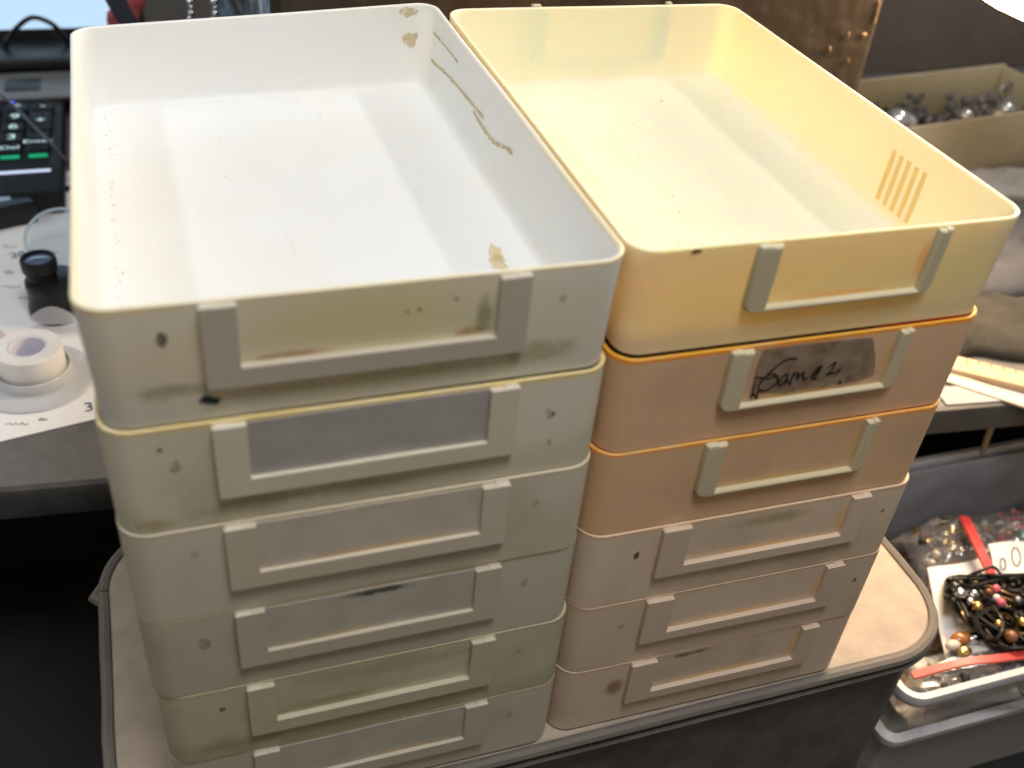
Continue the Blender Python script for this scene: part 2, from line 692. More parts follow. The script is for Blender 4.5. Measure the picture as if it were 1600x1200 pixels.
def blob(T, name, x, dz, rx, rz, mat, seed=0, lift=0.00025, n=18, jag=0.45):
    vs = [front_pt(T, x, dz, lift)]
    for k in range(n):
        a = 2 * PI * k / n
        s = 1 + jag * mnoise.noise(Vector((math.cos(a) * 1.6 + seed * 7.3, math.sin(a) * 1.6, seed * 2.1)))
        vs.append(front_pt(T, x + rx * s * math.cos(a), dz + rz * s * math.sin(a), lift))
    return mesh_obj(name, vs, [(0, k + 1, (k + 1) % n + 1) for k in range(n)], mat, T.root, smooth=False)


def label_card(T, mat, lift=0.0008, name='label_card'):
    x0, x1, xi0, xi1, top, bot, inner = T.hold
    m = MB()
    nx, a = 6, []
    lo = []
    for dz, l in ((-.0016, lift), (-inner - .004, lift)):
        a.append([front_pt(T, xi0 - .004 + (xi1 - xi0 + .008) * i / nx, dz, l + .0002 * math.sin(i * 1.3)) for i in range(nx + 1)])
    b = [[p + Vector((0, .0005, 0)) for p in r] for r in a]
    m.rings([a[0] + b[0][::-1], a[1] + b[1][::-1]])
    return m.build(name, mat, T.root, smooth=False)


def stain_mat(name, col, alpha, scale=260, soft=(0.35, 0.6)):
    m, nt, b = principled(name)
    b.inputs['Base Color'].default_value = (*col, 1)
    b.inputs['Roughness'].default_value = 0.6
    f = noise_tex(nt, scale, 5, 0.6, seed=random.random() * 20)
    nt.links.new(remap(nt, f, soft[0], soft[1], alpha * .25, alpha), b.inputs['Alpha'])
    return m


def soft_patch(T, name, col, alpha, x, dz, rx, rz, scale=120, ragged=.5, lift=.0003):
    """greasy smear or residue with a soft ragged outline, on the outer face of the tray front (or on its label card)"""
    card = getattr(T, 'card_mat', None)
    on_card = card is not None and lift > .001
    m = card if on_card else T.bm
    nt = m.node_tree
    b = nt.nodes['Principled BSDF']
    src = b.inputs['Base Color'].links[0].from_socket
    tc = nt.nodes.new('ShaderNodeTexCoord')
    sep = nt.nodes.new('ShaderNodeSeparateXYZ')
    nt.links.new(tc.outputs['Object'], sep.inputs[0])
    dx = mth(nt, 'DIVIDE', mth(nt, 'SUBTRACT', sep.outputs[0], x - T.hx), rx)
    dzn = mth(nt, 'DIVIDE', mth(nt, 'SUBTRACT', sep.outputs[2], T.H + dz), rz)
    d = mth(nt, 'SQRT', mth(nt, 'ADD', mth(nt, 'MULTIPLY', dx, dx), mth(nt, 'MULTIPLY', dzn, dzn)))
    f = noise_tex(nt, scale, 5, 0.65, tc.outputs['Object'], random.random() * 20)
    d2 = mth(nt, 'ADD', d, mth(nt, 'MULTIPLY', mth(nt, 'SUBTRACT', f, .5), ragged * 2.4))
    fac = mth(nt, 'MULTIPLY', remap(nt, d2, 1.0, 0.25), alpha)
    if not on_card:
        # only the outer skin: distance behind the drafted front face
        dep = mth(nt, 'ADD', sep.outputs[1], mth(nt, 'MULTIPLY_ADD', sep.outputs[2], T.ins / T.H, T.hy - T.ins))
        fac = mth(nt, 'MULTIPLY', fac, mth(nt, 'LESS_THAN', dep, .0013))
    nt.links.new(mixrgb(nt, fac, src, col), b.inputs['Base Color'])


HOLD_L = (0.0396, 0.1584, 0.0520, 0.1464, 0.0005, 0.0367, 0.0282)
HOLD_RA = (0.0541, 0.1468, 0.0650, 0.1400, 0.0008, 0.0345, 0.0318)
HOLD_RB = (0.0415, 0.1589, 0.0566, 0.1480, 0.0005, 0.0345, 0.0281)
WL, DL = 0.2, 0.2892
WR, DR = 0.1887, 0.2853
YAW_R = -0.01407
OFFL = [[-0.0004, -0.0009, 0.0003, 0, 0.0, 0.0], [-0.0001, -0.0002, 0, 0, 0, -0.0035], [0.0005, -0.0007, 0, 0, 0, -0.0076], [0.0004, 0, 0, 0, 0, -0.0052], [0.0018, 0.0002, 0, 0, 0, -0.0064], [0.002, 0.0008, 0, 0, 0, -0.0088]]
OFFR = [[0.0006, 0.0003, 0.0, 0, 0.0, 0.0007], [-0.0004, 0.0002, 0, 0, 0, 0.0045], [-0.0008, -0.0002, 0, 0, 0, -0.0010], [0.0001, -0.0004, 0, 0, 0, -0.0022], [0.0005, -0.0002, 0, 0, 0, -0.0026], [-0.0001, 0.0003, 0, 0, 0, 0.0008]]

ivory = (0.80, 0.78, 0.69)
LCOL = [  # base, aged, grime, grime amount, lower band; later rows darker to carry the light falloff
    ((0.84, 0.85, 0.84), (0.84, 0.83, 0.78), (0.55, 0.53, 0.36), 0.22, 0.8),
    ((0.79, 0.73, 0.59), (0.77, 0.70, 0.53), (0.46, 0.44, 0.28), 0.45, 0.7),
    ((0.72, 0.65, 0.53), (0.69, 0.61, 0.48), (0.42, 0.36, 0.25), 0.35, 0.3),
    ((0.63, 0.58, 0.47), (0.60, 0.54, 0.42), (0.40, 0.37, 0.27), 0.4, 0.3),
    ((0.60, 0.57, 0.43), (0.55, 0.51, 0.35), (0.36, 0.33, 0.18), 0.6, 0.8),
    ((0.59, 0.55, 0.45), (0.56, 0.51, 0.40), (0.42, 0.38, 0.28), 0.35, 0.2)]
RCOL = [  # last rows darkened to carry the dimmer light low down
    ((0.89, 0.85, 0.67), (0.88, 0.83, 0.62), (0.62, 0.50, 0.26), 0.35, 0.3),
    ((0.86, 0.58, 0.37), (0.84, 0.55, 0.34), (0.50, 0.34, 0.22), 0.35, 0.2),  # peach base stands in for warm light inside, next row too
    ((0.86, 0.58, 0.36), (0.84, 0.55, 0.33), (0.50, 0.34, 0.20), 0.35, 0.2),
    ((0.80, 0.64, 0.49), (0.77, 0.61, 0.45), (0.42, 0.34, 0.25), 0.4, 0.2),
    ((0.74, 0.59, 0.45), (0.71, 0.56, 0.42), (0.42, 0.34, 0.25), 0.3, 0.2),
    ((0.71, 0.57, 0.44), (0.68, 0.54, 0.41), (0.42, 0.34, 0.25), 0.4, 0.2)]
LLAB = ['ivory tray with greenish grime, empty, topmost of the left stack',
        'ivory tray with grey label card, second from top of the left stack',
        'pale ivory tray, third from top of the left stack',
        'ivory tray with black smudge over its label slot, fourth from top on the left',
        'grimy olive stained tray, fifth from top of the left stack',
        'ivory tray at the very bottom of the left stack']
RLAB = ['bright yellowed cream tray, empty, topmost of the right stack',
        'peach coloured tray with handwritten dirty label, second from top on the right',
        'peach coloured tray without label, third from top of the right stack',
        'pinkish cream tray with a dark dot, fourth from top of the right stack',
        'pinkish cream tray, fifth from top of the right stack',
        'pinkish cream tray with brown patch, bottom of the right stack']

LT, RT = [], []
for i in range(6):
    e = OFFL[i]
    base_c, aged, grime, ga, low = LCOL[i]
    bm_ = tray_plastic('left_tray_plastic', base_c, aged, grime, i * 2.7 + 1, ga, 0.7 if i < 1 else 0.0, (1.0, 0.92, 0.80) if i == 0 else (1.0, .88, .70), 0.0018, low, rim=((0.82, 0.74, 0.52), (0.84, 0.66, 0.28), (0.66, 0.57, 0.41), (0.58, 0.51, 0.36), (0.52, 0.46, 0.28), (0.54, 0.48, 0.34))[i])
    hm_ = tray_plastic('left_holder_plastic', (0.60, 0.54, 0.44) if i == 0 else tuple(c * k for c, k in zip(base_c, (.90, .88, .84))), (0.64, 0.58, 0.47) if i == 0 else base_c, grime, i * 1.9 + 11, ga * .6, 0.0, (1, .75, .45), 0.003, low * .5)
    warp = None
    if i == 0:
        warp = {'FL': (0, .0010), 'FR': (0, -.0002), 'BL': (-.0075, -.0030), 'BR': (.0045, .0024)}
    T = make_tray(WL, DL, (WL / 2 + e[0], DL / 2 + e[1], PITCH * (5 - i) + .0001 + max(0, e[2])), (e[3], e[4], e[5]), bm_, hm_, HOLD_L, 'square', warp, ins=.0024 if i == 0 else .0005)
    tag(T.root, LLAB[i], 'tray', 'trays of the left stack')
    T.bm = bm_
    LT.append(T)
c_, s_ = math.cos(YAW_R), math.sin(YAW_R)
RO = Vector((0.20024, 0.002284, 0))
for i in range(6):
    e = OFFR[i]
    lx, ly = WR / 2 + e[0], DR / 2 + e[1]
    base_c, aged, grime, ga, low = RCOL[i]
    ss = 0.9 if i < 3 else 0.0
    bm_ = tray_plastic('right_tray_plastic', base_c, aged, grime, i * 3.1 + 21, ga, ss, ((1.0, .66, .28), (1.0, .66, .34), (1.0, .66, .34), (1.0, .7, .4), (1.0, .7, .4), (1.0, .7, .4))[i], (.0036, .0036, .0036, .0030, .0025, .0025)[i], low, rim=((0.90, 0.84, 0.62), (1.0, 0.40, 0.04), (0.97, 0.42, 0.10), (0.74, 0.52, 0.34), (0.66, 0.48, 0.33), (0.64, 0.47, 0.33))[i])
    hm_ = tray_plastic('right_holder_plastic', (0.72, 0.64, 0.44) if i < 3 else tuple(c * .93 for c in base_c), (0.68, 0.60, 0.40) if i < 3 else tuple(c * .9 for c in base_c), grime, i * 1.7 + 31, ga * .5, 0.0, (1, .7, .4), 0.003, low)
    T = make_tray(WR, DR, (RO.x + c_ * lx - s_ * ly, RO.y + s_ * lx + c_ * ly, PITCH * (5 - i) + .0001 + max(0, e[2])), (e[3], e[4], YAW_R + e[5]), bm_, hm_, HOLD_RA if i < 3 else HOLD_RB, 'round' if i < 3 else 'square', None, ins=.0028 if i == 0 else (.0010 if i < 3 else .0005))
    tag(T.root, RLAB[i], 'tray', 'trays of the right stack')
    T.bm, T.hm = bm_, hm_
    RT.append(T)

# second label holder on the far end of the yellow tray: its lugs stand above the rim
RT[0].holder('rear_label_holder', -1, mat=RT[0].hm)

# amber glow ribs inside the right wall of the yellow tray
M_AMBER = tray_plastic('rib_glow_amber', (0.94, 0.68, 0.26), (0.92, 0.64, 0.23), (0.5, 0.4, 0.2), 3, 0.0, 0.0, (1, .5, .12), .006)  # amber stands in for light shining through the thin wall
T = RT[0]
for k in range(5):
    y = 0.0935 - 0.0064 * k - DR / 2
    z0, z1 = 0.0125, 0.0395
    w = .0015
    pr = []
    for z in (z0, z1):
        xi = T.hx - (.0044 - .0012 * (z - .0105) / .0155 if z < .026 else .0032 - .001 * (z - .026) / .026)
        pr.append([Vector((xi + .0006, y - w, z)), Vector((xi + .0006, y + w, z)), Vector((xi - .0007, y + w * .7, z)), Vector((xi - .0007, y - w * .7, z))])
    MB().rings(pr).build('wall_rib_glow', M_AMBER, T.root, smooth=False)

# label cards
M_CARD_G = plain('grey_card', (0.43, 0.41, 0.385), 0.8, 0.08, 60, 0.1)
M_CARD_B = plain('bluegrey_card', (0.51, 0.475, 0.40), 0.8, 0.08, 60, 0.1)
M_CARD_P = plain('pinkgrey_card', (0.60, 0.53, 0.44), 0.8, 0.08, 60, 0.1)
for k_, m_ in ((1, M_CARD_G), (3, M_CARD_B), (5, M_CARD_B.copy()), (2, M_CARD_P)):
    label_card(LT[k_], m_)
    LT[k_].card_mat = m_

# ---- marks on the left stack
M_DOT = stain_mat('dark_speck', (0.10, 0.085, 0.06), 0.75)
M_DOTB = stain_mat('brown_speck', (0.22, 0.16, 0.09), 0.8)
M_DOTG = stain_mat('green_speck', (0.36, 0.32, 0.20), 0.45)
M_TEAL = plain('dark_green_ink', (0.02, 0.045, 0.04), 0.5, 0.3, 300)
soft_patch(LT[0], 'yellowed_front', (0.80, 0.74, 0.57), .88, .10, -.026, .16, .060, 30, .25)
blob(LT[0], 'scuff_mark', 0.0269, -.0142, .0017, .0030, M_DOT, 1)
blob(LT[0], 'ink_mark', 0.0395, -.0425, .0026, .0016, M_TEAL, 2, jag=.9)
blob(LT[0], 'ink_mark', 0.0418, -.0434, .0020, .0013, M_TEAL, 3, jag=.9)
blob(LT[0], 'scuff_mark', 0.1724, -.0150, .0013, .0019, M_DOTG, 4)
blob(LT[0], 'scuff_mark', 0.1120, -.0135, .0011, .0006, M_DOT, 5, jag=.9)
blob(LT[0], 'scuff_mark', 0.1165, -.0128, .0013, .0005, M_DOT, 6, jag=.9)
blob(LT[0], 'scuff_mark', 0.1300, -.0100, .0008, .0012, M_DOTG, 7, jag=.9)
soft_patch(LT[0], 'grime_smear', (0.36, 0.36, 0.16), .6, .028, -.0365, .020, .0050, 130, .7)
soft_patch(LT[0], 'grime_smear', (0.40, 0.40, 0.19), .6, .166, -.0400, .022, .0075, 130, .7)
soft_patch(LT[0], 'grime_smear', (0.62, 0.60, 0.34), .45, .100, -.0430, .075, .0070, 90, .6)
soft_patch(LT[0], 'grime_smear', (0.78, 0.73, 0.42), .85, .100, -.0150, .058, .022, 45, .3)
soft_patch(LT[0], 'orange_residue', (0.45, 0.24, 0.05), .75, .070, -.0262, .020, .0020, 160, .5, .0004)
soft_patch(LT[0], 'orange_residue', (0.45, 0.24, 0.05), .70, .138, -.0255, .010, .0030, 160, .6, .0004)
soft_patch(LT[0], 'grime_smear', (0.22, 0.25, 0.10), .6, .1415, -.0185, .0045, .010, 160, .6, .0004)
blob(LT[1], 'scuff_mark', 0.0207, -.0095, .0011, .0010, M_DOT, 8, jag=.3)
blob(LT[1], 'scuff_mark', 0.0253, -.0188, .0018, .0030, M_DOTG, 9)
blob(LT[1], 'scuff_mark', 0.1728, -.0182, .0016, .0024, M_DOTG, 10)
blob(LT[1], 'scuff_mark', 0.1752, -.0196, .0010, .0015, M_DOT, 11, jag=.9)
blob(LT[1], 'scuff_mark', 0.1738, -.0213, .0009, .0009, M_DOT, 12)
blob(LT[1], 'scuff_mark', 0.1750, -.0353, .0008, .0022, M_DOTG, 13, jag=.9)
soft_patch(LT[1], 'grime_smear', (0.34, 0.36, 0.22), .5, .052, -.0440, .030, .0060, 130, .8)
soft_patch(LT[1], 'grime_smear', (0.36, 0.38, 0.24), .5, .100, -.0435, .028, .0055, 130, .8)
soft_patch(LT[1], 'grime_smear', (0.42, 0.33, 0.12), .6, .014, -.0470, .013, .0040, 160, .6)
blob(LT[2], 'scuff_mark', 0.1722, -.0175, .0014, .0017, M_DOTG, 14)
blob(LT[2], 'scuff_mark', 0.0280, -.0135, .0018, .0018, M_DOTG, 15)
soft_patch(LT[2], 'orange_residue', (0.66, 0.44, 0.16), .6, .100, -.0270, .046, .0024, 120, .5, .0011)
soft_patch(LT[3], 'orange_residue', (0.66, 0.48, 0.20), .5, .085, -.0268, .032, .0024, 120, .6, .0011)
soft_patch(LT[3], 'black_smudge', (0.03, 0.03, 0.02), .85, .102, -.0042, .020, .0026, 200, .8, .0012)
blob(LT[3], 'scuff_mark', 0.0258, -.0178, .0028, .0034, M_DOTG, 16)
blob(LT[3], 'scuff_mark', 0.1718, -.0187, .0016, .0030, M_DOTG, 17)
blob(LT[3], 'scuff_mark', 0.0930, -.0090, .0018, .0008, M_DOT, 18, jag=.9)
blob(LT[4], 'scuff_mark', 0.0280, -.0140, .0014, .0015, stain_mat('rust_speck', (0.3, 0.1, 0.06), .8), 19)
blob(LT[4], 'scuff_mark', 0.1722, -.0180, .0013, .0016, M_DOTG, 20)
soft_patch(LT[4], 'grime_smear', (0.28, 0.25, 0.11), .6, .075, -.0250, .042, .0050, 120, .7)
soft_patch(LT[4], 'grime_smear', (0.30, 0.27, 0.13), .5, .030, -.0430, .030, .0070, 100, .7)
soft_patch(LT[4], 'grime_smear', (0.34, 0.31, 0.16), .5, .110, -.0080, .046, .0080, 80, .7)
blob(LT[5], 'scuff_mark', 0.1722, -.0190, .0016, .0028, M_DOTG, 21)
soft_patch(LT[5], 'orange_residue', (0.66, 0.46, 0.18), .5, .120, -.0268, .028, .0024, 120, .5, .0011)

# glue runs on the inner wall of the empty ivory tray
M_GLUE = stain_mat('dried_glue', (0.64, 0.48, 0.18), 0.58, 300, (.3, .55))


def wall_run(T, pts, w, name='glue_streak'):
    m = MB()
    P = spline(pts, 6)
    L, R = [], []
    for i, (y, z) in enumerate([(p.x, p.y) for p in P]):
        zz = min(max(z, .012), T.H - .003)
        xi = T.hx - (.0044 - .0012 * (zz - .0105) / .0155 if zz < .026 else .0032 - .001 * (zz - .026) / .026) - .0003
        ww = w * (.7 + .9 * abs(mnoise.noise(Vector((y * 160, 3, 1)))))
        L.append(T.wf(Vector((xi, y, zz + ww))))
        R.append(T.wf(Vector((xi, y, zz - ww))))
    m.rings([L, R], False, False, closed=False)
    return m.build(name, M_GLUE, T.root, smooth=False)


Zr = PITCH * 5
hy = DL / 2
wall_run(LT[0], [(.286 - hy, .0370, 0), (.262 - hy, .0385, 0), (.228 - hy, .0395, 0)], .0009)
wall_run(LT[0], [(.283 - hy, .0215, 0), (.268 - hy, .0230, 0), (.245 - hy, .0258, 0), (.215 - hy, .0278, 0), (.178 - hy, .0296, 0)], .0012)
wall_run(LT[0], [(.195 - hy, .0262, 0), (.180 - hy, .0250, 0), (.160 - hy, .0252, 0), (.140 - hy, .0305, 0), (.131 - hy, .0318, 0)], .0014)


def wall_blob(T, x, z, rx, rz, seed, name='glue_spot'):
    """spot on the inner face of the far wall"""
    vs, n = [], 16
    def P(xx, zz):
        yi = T.hy - (.0032 - .001 * (zz - .026) / .026) - .0004
        return T.wf(Vector((xx - T.hx, yi, zz)))
    vs.append(P(x, z))
    for k in range(n):
        a = 2 * PI * k / n
        s = 1 + .6 * mnoise.noise(Vector((math.cos(a) * 1.7 + seed, math.sin(a) * 1.7, seed)))
        vs.append(P(x + rx * s * math.cos(a), z + rz * s * math.sin(a)))
    return mesh_obj(name, vs, [(0, k + 1, (k + 1) % n + 1) for k in range(n)], M_GLUE, T.root, smooth=False)


wall_blob(LT[0], .1850, .0320, .0052, .0042, 3)
wall_blob(LT[0], .1845, .0478, .0055, .0030, 9)


def floor_blob(T, x, y, rx, ry, seed, mat, name='glue_spot', z=None, jag=.8):
    n = 18
    zz = (T.floor_z + .0005) if z is None else z
    P = lambda xx, yy: T.wf(Vector((xx - T.hx, yy - T.hy, zz)))
    vs = [P(x, y)]
    for k in range(n):
        a = 2 * PI * k / n
        s = 1 + jag * mnoise.noise(Vector((math.cos(a) * 1.7 + seed, math.sin(a) * 1.7, seed)))
        vs.append(P(x + rx * s * math.cos(a), y + ry * s * math.sin(a)))
    return mesh_obj(name, vs, [(0, k + 1, (k + 1) % n + 1) for k in range(n)], mat, T.root, smooth=False)


M_GLUE2 = stain_mat('pale_glue', (0.78, 0.62, 0.26), 0.6, 300, (.3, .55))
floor_blob(LT[0], .1745, .0780, .0045, .0060, 4, M_GLUE2, z=LT[0].floor_z + .0004)
floor_blob(LT[0], .1760, .0860, .0030, .0070, 6, M_GLUE2, z=LT[0].floor_z + .0006)
rs = random.Random(3)
M_DUST = stain_mat('dust_speck', (0.22, 0.18, 0.14), 0.7, 400)
for k in range(58):
    x = .0105 + abs(rs.gauss(0, .0022)) if k < 52 else rs.uniform(.02, .17)
    y = rs.uniform(.02, .27) if k > 2 else .272 + .002 * k
    floor_blob(LT[0], x, y, rs.uniform(.0002, .0005), rs.uniform(.0002, .0006), k * 1.7, M_DUST, 'dust_speck', z=LT[0].floor_z + .0006)
for k in range(7):
    floor_blob(RT[0], rs.uniform(.05, .15), rs.uniform(.05, .26), rs.uniform(.0004, .0009), rs.uniform(.0004, .0009), k * 2.7, stain_mat('tan_speck', (0.45, 0.33, 0.18), 0.6, 400), 'dust_speck', z=RT[0].floor_z + .0006)

# ---- marks on the right stack
soft_patch(RT[0], 'yellowed_front', (0.86, 0.76, 0.36), .75, .095, -.026, .15, .055, 30, .3)
blob(RT[3], 'scuff_mark', 0.0302, -.0170, .0014, .0026, M_DOT, 31)
soft_patch(RT[3], 'grime_smear', (0.36, 0.30, 0.12), .6, .105, -.0080, .026, .006, 120, .7)
blob(RT[4], 'scuff_mark', 0.0300, -.0190, .0014, .0016, M_DOTG, 32)
soft_patch(RT[5], 'brown_patch', (0.27, 0.16, 0.09), .85, .0345, -.0200, .0085, .0085, 140, .35)
blob(RT[5], 'scuff_mark', 0.0420, -.0290, .0008, .0014, M_DOT, 33)
soft_patch(RT[5], 'black_smudge', (0.10, 0.07, 0.04), .8, .078, -.0040, .014, .0022, 200, .8)
blob(RT[3], 'scuff_mark', 0.1720, -.0170, .0011, .0016, M_DOTB, 34)
blob(RT[4], 'scuff_mark', 0.1720, -.0190, .0015, .0015, M_DOTB, 35)
blob(RT[0], 'rim_nick', 0.0265, -.0016, .0022, .0010, stain_mat('brown_nick', (0.12, 0.06, 0.02), .9), 36)
for i in range(6):
    T = RT[i]
    soft_patch(T, 'orange_residue', (0.84, 0.52, 0.15), .55, (T.hold[2] + T.hold[3]) / 2, -T.hold[6] + .0012, (T.hold[3] - T.hold[2]) / 2, .0030, 110, .4)
    soft_patch(T, 'orange_residue', (0.84, 0.50, 0.13), .55, T.hold[3] - .002, -.017, .0034, .014, 110, .4, .0004)

# handwritten label on the second tray of the right stack
T = RT[1]
inv = Matrix.LocRotScale(T.root.location, T.root.rotation_euler, None).inverted()


def on_front(T, px, py, lift):
    """photo pixel -> point on that tray's front face"""
    iv = Matrix.LocRotScale(T.root.location, T.root.rotation_euler, None).inverted()
    o = iv @ CAM_LOC
    d = iv.to_3x3() @ ray(px, py)
    t = (-T.hy + .001 - lift - o.y) / d.y
    p = o + d * t
    t = (T.fy(p.z) - lift - o.y) / d.y
    return o + d * t


def Z(u, v):
    return 1140 + u / 5.3333, 510 + v / 5.3333


M_TAPE = None
m, nt, b = principled('dirty_tape')
b.inputs['Base Color'].default_value = (0.27, 0.19, 0.15, 1)
b.inputs['Roughness'].default_value = 0.4
tn = noise_tex(nt, 90, 6, 0.65, seed=4)
nt.links.new(mixrgb(nt, remap(nt, tn, .3, .7), (0.24, 0.165, 0.11), (0.44, 0.33, 0.24)), b.inputs['Base Color'])
nt.links.new(remap(nt, tn, .15, .5, .55, .92), b.inputs['Alpha'])
poly = [(285, 200), (420, 175), (700, 140), (1000, 110), (1195, 95), (1215, 250), (1205, 400), (1080, 450), (950, 480), (860, 490), (770, 515), (620, 525), (460, 560), (330, 550), (215, 560), (190, 520), (215, 420), (245, 300)]
pp = [on_front(T, *Z(*q), .0005) for q in poly]
cc = sum(pp, Vector()) / len(pp)
mesh_obj('tape_label', [cc] + pp, [(0, k + 1, (k + 1) % len(pp) + 1) for k in range(len(pp))], m, T.root, smooth=False)
strokes = [
    [(565, 275), (520, 266), (460, 285), (400, 330), (340, 380), (285, 440), (245, 490), (243, 522), (280, 537), (340, 515), (392, 470), (402, 430), (380, 402), (330, 405), (285, 432)],
    [(210, 430), (250, 424), (285, 435), (340, 432), (395, 412)],
    [(480, 395), (440, 420), (412, 465), (415, 490), (445, 480), (475, 435), (490, 398), (480, 440), (478, 470)],
    [(545, 365), (520, 430), (497, 495)],
    [(497, 470), (530, 420), (572, 385), (565, 425), (558, 450)],
    [(560, 440), (590, 405), (622, 378), (612, 415), (625, 440), (650, 430)],
    [(690, 410), (730, 375), (755, 350), (735, 345), (705, 385), (688, 425), (705, 440), (735, 425)],
    [(735, 400), (770, 330), (750, 350), (722, 400), (712, 435), (740, 432)],
    [(812, 350), (850, 320), (885, 300), (860, 350), (830, 385), (798, 412), (845, 390), (890, 385), (935, 350)],
    [(215, 480), (195, 540), (178, 608)], [(245, 520), (232, 560), (212, 612)], [(190, 560), (215, 585), (240, 600)],
    [(912, 455), (922, 472), (914, 488)]]
mb = MB()
for s in strokes:
    ribbon(mb, [on_front(T, *Z(*q), .0008) for q in s], .00062, (0, -1, 0))
mb.build('handwriting', M_INK, T.root, smooth=False)

# ------------------------------------------------------------------ desk lamp at the right (only the lower edge of its head is in view)
lp = empty('desk_lamp', (1.30, 0.50, -0.012))
tag(lp, 'glowing round desk lamp head above the right stack, upper right corner', 'lamp')
lo = Vector(lp.location)
dirn = (LAMP_AIM - LAMP_POS).normalized()
q = dirn.to_track_quat('-Z', 'Y')
Ml = Matrix.Translation(LAMP_POS - lo) @ q.to_matrix().to_4x4()
MB().lathe([(0.0005, 0.075), (0.03, 0.074), (0.05, 0.062), (0.130, 0.030), (LAMP_R + .001, 0.006), (LAMP_R + .001, .003), (LAMP_R - .002, .003), (0.13, .022), (.02, .05), (.0005, .051)], 40).xf(Ml).build('lamp_shade', plain('lamp_shade_grey', (0.25, 0.23, 0.21), 0.4, .1, 40), lp)
MB().lathe([(LAMP_R + .002, 0.0), (0.0005, -0.004)], 40).xf(Ml).build('diffuser', emissive('lamp_glow', (1.0, 0.74, 0.46), LAMP_L), lp)
arm = [LAMP_POS - lo + q @ Vector((0, 0, .07)), LAMP_POS - lo + Vector((.20, .10, .20)), Vector((.03, .01, .45)), Vector((0, 0, .01))]
MB().tube(spline(arm, 8), .008, 10).build('lamp_arm', M_DARKMETAL, lp)
MB().lathe([(.0005, 0.022), (.05, .02), (.068, .012), (.07, .0005), (.0005, .0005)], 32).build('lamp_base', M_BLACKP, lp)

# ------------------------------------------------------------------ left: laptop
lt = empty('laptop', (-0.30, 0.86, -0.012))
tag(lt, 'open black laptop with glowing pale blue screen and green lit keys', 'laptop')
lo = Vector(lt.location)
X0, X1, Y0, Y1 = -0.56, -0.055, 0.685, 1.075
M_DECK = plain('laptop_deck', (0.008, 0.009, 0.011), 0.6, 0.2, 50, 0.05, spec=.25)
M_STRIP = plain('hinge_strip', (0.12, 0.115, 0.11), 0.4, 0.15, 50, 0.05)
MB().box(Vector((X0, Y0, -.010)) - lo, Vector((X1, Y1, .014)) - lo, .003).build('base', M_DECK, lt)
MB().box(Vector((X0 + .004, .908, .0138)) - lo, Vector((X1 + .03, .985, .018)) - lo, .001).build('speaker_strip', M_STRIP, lt)
g = MB().box(Vector((-.1155, .93, .0178)) - lo, Vector((-.078, .963, .0192)) - lo, .0005).build('vent_grille', M_BLACKP, lt)
MB().box(Vector((X0 + .004, .990, .0125)) - lo, Vector((X1 + .03, 1.068, .030)) - lo, .006).build('hinge', M_BLACKP, lt)
M_KEY = plain('key_black', (0.005, 0.0055, 0.007), 0.6, 0.2, 90, spec=.25)
M_LEG = emissive('key_legend', (0.62, 0.85, 0.88), 0.8)
M_GREEN = emissive('key_green', (0.02, 0.55, 0.26), 0.55)
KW, KD = 0.0218, 0.0225
rows = [0.7750, 0.801, 0.827, 0.853, 0.879]
legends = {(0, 0): 'Del', (0, 1): 'Enter', (1, 0): '3', (2, 0): '6', (3, 0): '9', (2, 1): '+', (4, 0): '*', (4, 1): '-', (1, -1): '2', (2, -1): '5', (3, -1): '8', (0, -1): '0'}
for r_, y in enumerate(rows):
    for c in range(-2, 2):
        if c == 1 and r_ in (1, 3):
            continue
        x = -0.1005 + c * 0.0262 - .0008 * (4 - r_)
        d0 = KD / 2
        d1 = KD / 2
        if c == 1 and r_ in (0, 2):
            d1 = KD / 2 + .0265
        k = MB().box(Vector((x - KW / 2, y - d0, .0136)) - lo, Vector((x + KW / 2, y + d1, .0205)) - lo, .0018).build('key', M_KEY, lt)
        MB().box(Vector((x - KW / 2 + .002, y - d0 - .0012, .0142)) - lo, Vector((x + KW / 2 - .002, y - d0 + .0004, .0175)) - lo, 0).build('lit_edge', M_GREEN if r_ == 0 else emissive('key_green_dim', (0.01, 0.2, 0.10), 0.25), k, smooth=False)
        if (r_, c) in legends:
            s = legends[(r_, c)]
            ty = y + (.0265 / 2 if (c == 1 and r_ in (2,)) else 0) + (.012 if (c == 1 and r_ == 0) else 0)
            text_mesh('key_legend', s, .0165 if len(s) == 1 else .0105, M_LEG, k, Matrix.Translation(Vector((x, ty, .0208)) - lo) @ Matrix.Scale(1.25, 4, (1, 0, 0)))
MB().box(Vector((X0 + .02, .7285, .0138)) - lo, Vector((-.0655, .7335, .0152)) - lo, .0006).build('light_bar', emissive('bar_glow', (0.62, 0.72, 0.95), 0.8), lt)
led = atz(19, 161, .018)
MB().sphere(led - lo, .0022, 8, 6).build('status_light', emissive('led_blue', (0.1, 0.15, 1.0), 1.5), lt)
# lid: leaning back, seen only by its lower part
sb = Vector((0, 1.060, .030))
lean = Vector((0, .26, .966))
M_SCREEN, nt, b = principled('screen_glow')
b.inputs['Base Color'].default_value = (.02, .02, .03, 1)
b.inputs['Roughness'].default_value = .3
tc = nt.nodes.new('ShaderNodeTexCoord')
sp = nt.nodes.new('ShaderNodeSeparateXYZ')
nt.links.new(tc.outputs['Object'], sp.inputs[0])
zsplit = aty(60, 40, 1.075).z - lo.z
bf = remap(nt, sp.outputs[2], zsplit - .0012, zsplit + .0012)
nt.links.new(mixrgb(nt, bf, (0.42, 0.68, 1.0), (0.55, 0.78, 1.0)), b.inputs['Emission Color'])
b.inputs['Emission Strength'].default_value = 1.0


